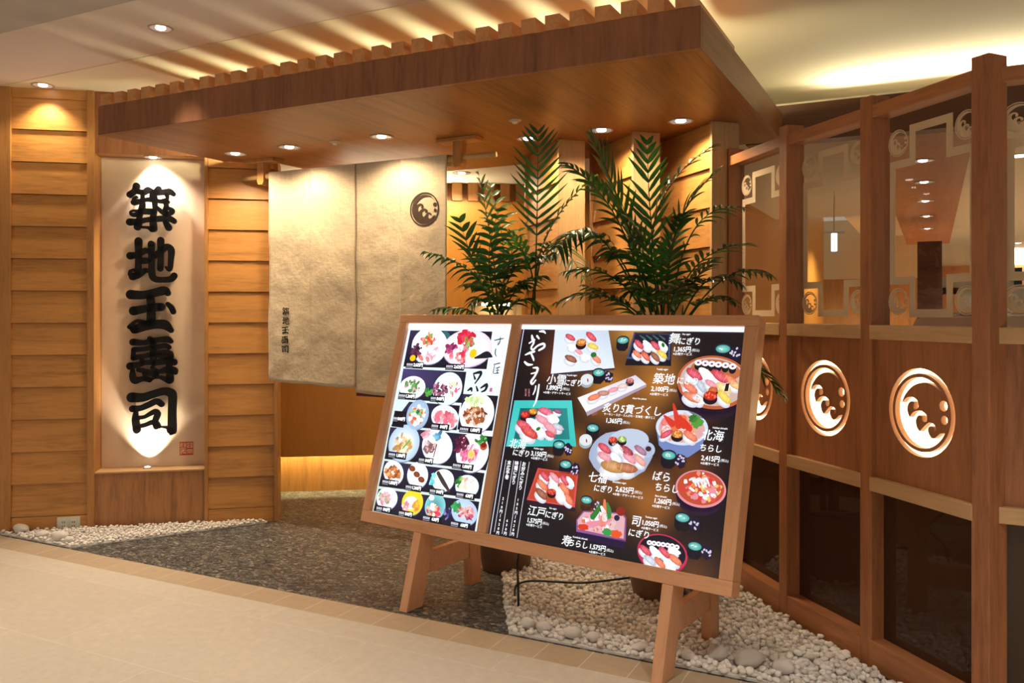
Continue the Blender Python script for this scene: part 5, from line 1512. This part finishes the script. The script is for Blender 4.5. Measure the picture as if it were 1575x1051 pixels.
PA = atz(778, 874, 0); dA = (PA - C0).dot(CF)
PBp = atz(1012, 922, 0); dBp = (PBp - C0).dot(CF)
pot('plant_pot', 'dark brown clay pot under the middle of the menu board', PA, 0.13, 0.19, 0.40)
pot('plant_pot', 'brown clay pot standing in the white pebbles behind the right easel leg', PBp, 0.115, 0.20, 0.40)
D = dA
palm('slender potted palm in front of the orange wall with one tall frond', (PA.x, PA.y, 0.36),
     [(765, 478, D), (772, 440, D), (822, 430, D - .05), (760, 520, D)],
     [((768, 520, D), (778, 455, D - .08), (812, 440, D - .12), 12, .12, .015, dict(start=.25, droop=.5, fwd=.5)),
      ((764, 520, D), (745, 465, D - .06), (725, 470, D - .1), 10, .11, .015, dict(start=.25, droop=.5, fwd=.5)),
      ((765, 480, D), (757, 385, D - .02), (735, 262, D - .05), 17, .20, .011, dict(start=.28, droop=.25, fwd=.45)),
      ((768, 480, D), (775, 390, D + .05), (752, 280, D + .15), 15, .20, .011, dict(start=.3, droop=.3, fwd=.5)),
      ((763, 500, D), (730, 425, D - .1), (652, 388, D - .2), 15, .15, .013, dict(start=.3, droop=.6, fwd=.5)),
      ((762, 520, D), (722, 478, D - .05), (664, 478, D + .02), 12, .12, .012, dict(start=.3, droop=.6, fwd=.5)),
      ((766, 490, D), (735, 420, D + .1), (705, 335, D - .05), 12, .20, .015, dict(start=.25, droop=.15, fwd=.9)),
      ((768, 480, D), (752, 400, D - .12), (770, 320, D - .3), 15, .15, .014, dict(start=.2, droop=.5, fwd=.5)),
      ((768, 480, D), (795, 410, D - .1), (848, 395, D - .12), 14, .14, .014, dict(start=.3, droop=.5, fwd=.5)),
      ((772, 485, D), (800, 440, D - .1), (838, 425, D - .2), 14, .12, .014, dict(start=.3, droop=.5, fwd=.5)),
      ((770, 500, D), (750, 450, D - .2), (712, 440, D - .14), 12, .13, .014, dict(start=.3, droop=.5, fwd=.5)),
      ((770, 500, D), (800, 462, D - .2), (838, 478, D - .14), 12, .12, .013, dict(start=.3, droop=.5, fwd=.5)),
      ((765, 500, D), (772, 440, D - .05), (800, 350, D + .08), 14, .17, .011, dict(start=.3, droop=.3, fwd=.5)),
      ((822, 470, D - .05), (826, 330, D - .2), (828, 200, D - .26), 17, .19, .010, dict(start=.36, droop=-.05, fwd=.75, roll=.2)),
      ((822, 440, D - .05), (850, 345, D - .05), (920, 268, D - .1), 17, .10, .013, dict(start=.22, droop=.2, fwd=.45)),
      ((824, 440, D - .05), (850, 375, D - .12), (900, 432, D - .30), 15, .17, .010, dict(start=.25, droop=.5, fwd=.45)),
      ((822, 450, D), (808, 392, D - .05), (775, 352, D - .1), 13, .15, .012, dict(start=.25, droop=.35, fwd=.55))], 3)
D = dBp
palm('dense potted palm with thick dark fronds in front of the wall fins', (PBp.x, PBp.y, 0.36),
     [(1000, 440, D), (1018, 420, D), (1036, 430, D + .05), (1050, 470, D), (985, 460, D)],
     [((1005, 520, D), (960, 470, D - .1), (900, 440, D - .15), 14, .15, .014, dict(start=.2, droop=.4, fwd=.6)),
      ((1008, 520, D), (985, 440, D - .1), (945, 430, D - .2), 12, .14, .016, dict(start=.2, droop=.4, fwd=.6)),
      ((1022, 520, D), (1055, 450, D - .1), (1098, 400, D - .2), 14, .14, .012, dict(start=.25, droop=.3, fwd=.8)),
      ((1002, 480, D), (965, 345, D - .05), (908, 208, D - .1), 19, .20, .015, dict(start=.3, droop=.05, fwd=1.2)),
      ((1004, 480, D), (972, 365, D + .1), (925, 285, D + .06), 17, .20, .013, dict(start=.25, droop=.1, fwd=1.1)),
      ((1000, 480, D), (945, 330, D - .1), (868, 252, D - .2), 17, .17, .012, dict(start=.3, droop=.3, fwd=.8)),
      ((1018, 480, D), (1002, 350, D), (995, 215, D + .05), 18, .18, .012, dict(start=.25, droop=.05, fwd=1.1)),
      ((1020, 480, D), (1010, 330, D - .1), (1098, 224, D - .05), 18, .18, .012, dict(start=.4, droop=.3, fwd=.8)),
      ((1028, 480, D), (1040, 355, D - .1), (1105, 262, D - .15), 18, .18, .012, dict(start=.3, droop=.25, fwd=.9)),
      ((1032, 480, D), (1070, 350, D), (1148, 320, D - .22), 14, .15, .009, dict(start=.3, droop=.4, fwd=.7)),
      ((1036, 480, D), (1075, 405, D - .1), (1150, 375, D - .32), 14, .17, .011, dict(start=.35, droop=.3, fwd=.8)),
      ((990, 480, D), (915, 360, D - .1), (850, 395, D - .25), 16, .19, .012, dict(start=.3, droop=.6, fwd=.4)),
      ((992, 480, D), (935, 375, D + .1), (870, 360, D + .06), 16, .19, .010, dict(start=.3, droop=.5, fwd=.5)),
      ((995, 490, D), (940, 425, D - .2), (868, 420, D - .2), 15, .15, .011, dict(start=.3, droop=.4, fwd=.5)),
      ((1000, 500, D), (930, 455, D - .2), (852, 468, D - .22), 15, .13, .012, dict(start=.25, droop=.4, fwd=.5)),
      ((1010, 490, D), (975, 400, D - .25), (930, 395, D - .22), 15, .15, .013, dict(start=.25, droop=.5, fwd=.6)),
      ((1010, 490, D), (1000, 400, D - .2), (960, 330, D - .2), 16, .16, .012, dict(start=.25, droop=.3, fwd=.8)),
      ((1020, 490, D), (1030, 405, D - .2), (1050, 330, D - .18), 16, .16, .012, dict(start=.25, droop=.3, fwd=.8)),
      ((1045, 500, D), (1088, 432, D - .2), (1140, 440, D - .32), 10, .11, .014, dict(start=.3, droop=.4, fwd=.6)),
      ((1050, 500, D), (1120, 425, D - .25), (1186, 425, D - .42), 11, .11, .012, dict(start=.4, droop=.5, fwd=.8)),
      ((1050, 510, D), (1085, 462, D - .18), (1130, 468, D - .3), 10, .10, .016, dict(start=.3, droop=.3, fwd=.6)),
      ((1015, 500, D), (1000, 450, D - .18), (960, 455, D - .24), 12, .13, .013, dict(start=.2, droop=.4, fwd=.6)),
      ((1025, 500, D), (1042, 445, D - .18), (1075, 430, D - .22), 12, .13, .013, dict(start=.2, droop=.4, fwd=.6)),
      ((1060, 520, D), (1135, 545, D - .3), (1206, 612, D - .46), 10, .10, .012, dict(start=.5, droop=.25, fwd=1.2))], 11)

# ================================================================== white pebbles, big stones, cable
def pebble_mesh(seed, sub=2):
    rnd = random.Random(seed)
    bm = bmesh.new(); bmesh.ops.create_icosphere(bm, subdivisions=sub, radius=1.0)
    off = Vector((rnd.random() * 50, rnd.random() * 50, rnd.random() * 50))
    for v in bm.verts:
        k = 1 + 0.28 * noise.noise(v.co * 0.9 + off) + 0.08 * noise.noise(v.co * 2.3 + off)
        v.co *= k
    me = bpy.data.meshes.new('pebble'); bm.to_mesh(me); bm.free()
    me.polygons.foreach_set('use_smooth', [True] * len(me.polygons))
    return me
PM = [pebble_mesh(i, 2) for i in range(6)]
for m_ in PM: m_.materials.append(M['pebble'])
PL = [mesh_vf(pebble_mesh(20 + i, 1)) for i in range(6)]

def inside(p, poly):
    c = False
    for i in range(len(poly)):
        a, b = poly[i], poly[i - 1]
        if (a[1] > p[1]) != (b[1] > p[1]) and p[0] < (b[0] - a[0]) * (p[1] - a[1]) / (b[1] - a[1]) + a[0]: c = not c
    return c
def bed(poly, step, rnd):
    xs_ = [p[0] for p in poly]; ys_ = [p[1] for p in poly]
    out = []
    y = min(ys_); r = 0
    while y < max(ys_):
        x = min(xs_) + (step / 2 if r % 2 else 0)
        while x < max(xs_):
            p = (x + rnd.uniform(-.3, .3) * step, y + rnd.uniform(-.3, .3) * step)
            if inside(p, poly): out.append(p)
            x += step
        y += step * 0.86; r += 1
    return out
rnd = random.Random(5)
s1 = PC[1] + Vector((-0.022, -0.022, 0)); s2_ = PC[2] + Vector((-0.022, -0.022, 0)); s3 = PC[3] + Vector((-0.03, -0.02, 0)); s0_ = PC[0] + Vector((-0.022, -0.022, 0))
g1 = atz(786, 973, 0); g2 = atz(772, 878, 0); g3 = atz(752, 842, 0)
FE = FRONT + 0.012
right_poly = [(g1.x, FE), (s3.x + 0.02, FE), (s3.x, s3.y), (s2_.x, s2_.y), (s1.x, s1.y), (s0_.x, s0_.y), (s0_.x - 0.08, s0_.y - 0.02), (-1.50, 4.38), (-1.95, 4.38), (-2.25, 4.30), (g3.x, g3.y), (g2.x, g2.y)]
bz = LW @ Vector((-0.03, -0.035, 0)); bz2 = LW @ Vector((lu(412), -0.035, 0))
gl1 = atz(112, 843, 0); gl2 = atz(250, 826, 0)
gl3 = atz(408, 805, 0)
left_poly = [(bz.x, bz.y), (bz2.x, bz2.y), (gl3.x, gl3.y), (gl2.x, gl2.y), (gl1.x, FE), (bz.x - 0.02, FE)]
def base_slab(name, poly, label):
    mb = MB().hexa([(x, y, 0.001) for x, y in poly], [(x, y, 0.010) for x, y in poly])
    o = mb.build(name, M['stone']); o['kind'] = 'structure'; return o
base_slab('floor_pebble_bed_right', right_poly, ''); base_slab('floor_pebble_bed_left', left_poly, '')

# big smooth stones along the edge of the floor
stones = [((30, 823), .105, .055, 'longest white stone lying in the far left corner by the wall post'), ((62, 831), .075, .045, 'white stone second from the left wall corner'),
          ((88, 836), .085, .055, 'rounded white stone third from the left wall corner'), ((106, 839), .06, .042, 'white stone at the tip of the left pebble bed'),
          ((812, 972), .055, .050, 'tilted pinkish stone at the front left corner of the right pebble bed'), ((835, 978), .060, .052, 'round pinkish stone second along the front edge of the right bed'),
          ((881, 987), .062, .050, 'brownish stone in the board shadow third along the front edge'), ((912, 992), .050, .045, 'small stone in the board shadow left of the right easel leg'),
          ((985, 1006), .060, .034, 'flat stone half sunk in pebbles just left of the front easel leg'),
          ((1058, 1022), .050, .045, 'grey stone just right of the front easel leg'), ((1104, 1020), .075, .058, 'large oval stone between the two right easel legs'),
          ((1150, 1030), .100, .066, 'largest grey white stone right of the easel by the floor edge'), ((1206, 1042), .072, .056, 'round speckled stone furthest along the floor edge by the screen')]
rs = random.Random(9)
taken = []
for i, ((px, py), r, h, lb) in enumerate(stones):
    p = atz(px, py, 0.0)
    p.y = max(p.y, FRONT + r * 0.75)
    p.z = h * 0.42
    me = pebble_mesh(100 + i, 3); me.name = 'river_stone'
    me.materials.append(M['stone'])
    o = bpy.data.objects.new('river_stone', me); COL.objects.link(o)
    o.location = (p.x, p.y, 0.012 + h * 0.5); o.scale = (r * 0.62, r * 0.42, h * 0.52); o.rotation_euler = (rs.uniform(-.1, .1), rs.uniform(-.1, .1), rs.uniform(-.4, .6))
    props(o, lb, 'stone')
    taken.append((p.x, p.y, r * 0.6))
def free(p):
    for x, y, r in taken:
        if (p[0] - x) ** 2 + (p[1] - y) ** 2 < r * r: return False
    for q, r in ((PA, 0.125), (PBp, 0.115)):
        if (p[0] - q.x) ** 2 + (p[1] - q.y) ** 2 < r * r: return False
    for xa in (0.39, 1.69):
        f_ = BM @ Vector((xa, -0.35, -0.05)); f_.z = 0
        for q in (f_, f_ + nb * 0.47):
            if (p[0] - q.x) ** 2 + (p[1] - q.y) ** 2 < 0.06 ** 2: return False
    return True
def pebble_tf(p, s, rnd, lift=0.0):
    sx = s * rnd.uniform(.8, 1.35); sy = s * rnd.uniform(.75, 1.1); sz = s * rnd.uniform(.55, .85)
    return Vector((p[0], p[1], 0.010 + sz * 0.7 + lift)), Vector((sx, sy, sz)), (rnd.uniform(-.35, .35), rnd.uniform(-.35, .35), rnd.uniform(0, 6.28))
allp = [(p, 0.0) for p in bed(right_poly, 0.027, rnd) if free(p)]
allp += [(p, 0.013) for p in bed(right_poly, 0.045, rnd) if free(p)]
def seen_key(it):
    p = it[0]; v = Vector((p[0], p[1], 0)) - C0
    d = v.dot(CF); px = PPX + FPX * v.dot(CR) / d; py = PPY + FPX * EYE / d
    bad = 0 if (780 < px < 1480 and py < 1046) else 5
    return d + bad
allp.sort(key=seen_key)
grp = 'small white pebbles at the front of the right bed'
lab = 'small white pebble at the front of the gravel bed by the glass screen'
for i, (p, lift) in enumerate(allp[:300]):
    loc, sc_, ro = pebble_tf(p, 0.0152 * rnd.uniform(.8, 1.15), rnd, lift)
    o = bpy.data.objects.new('pebble', PM[i % 6]); COL.objects.link(o)
    o.location = loc; o.scale = sc_; o.rotation_euler = ro
    props(o, lab, 'pebble', grp)
def mass(name, items, size, label):
    vs = []; fs = []
    for i, (p, lift) in enumerate(items):
        loc, sc_, ro = pebble_tf(p, size * rnd.uniform(.8, 1.15), rnd, lift)
        Mx = Matrix.LocRotScale(loc, __import__('mathutils').Euler(ro), sc_)
        v, f = PL[i % 6]
        k0 = len(vs)
        vs += [tuple(Mx @ Vector(q)) for q in v]; fs += [tuple(j + k0 for j in q) for q in f]
    me = bpy.data.meshes.new(name); me.from_pydata(vs, [], fs); me.materials.append(M['pebble'])
    me.polygons.foreach_set('use_smooth', [True] * len(me.polygons))
    o = bpy.data.objects.new(name, me); COL.objects.link(o)
    return props(o, label, 'pebbles', None, 'stuff')
mass('white_pebbles', allp[300:], 0.0152, 'white pebbles filling the bed under the menu board and along the screen')
lp = [(p, 0.0) for p in bed(left_poly, 0.021, rnd) if free(p)] + [(p, 0.011) for p in bed(left_poly, 0.036, rnd) if free(p)]
mass('white_pebbles', lp, 0.0115, 'white pebbles along the foot of the left plank wall and sign')

# black cable from the board to the pot
def fl(px, py, z=0.02): return atz(px, py, z)
top = BM @ Vector((0.93, 0.10, -0.10))
d0 = (fl(797, 940) - C0).dot(CF)
pts = [top, atd(796.5, 862, d0 + .15), atd(797, 900, d0 + .06), fl(797, 938, .012), fl(793, 925, .03), fl(792, 908, .045), fl(797, 899, .052), fl(815, 894, .052), fl(850, 895, .052), fl(895, 897, .052), fl(945, 892, .052), fl(975, 888, .05)]
cp = [Vector((p.x, p.y, p.z)) for p in catmull(pts, 6)]
o = MB().tube(cp, 0.0055, 8).build('power_cable', M['cable'], smooth=True)
props(o, 'black power cable looping from the menu board across the pebbles', 'cable')
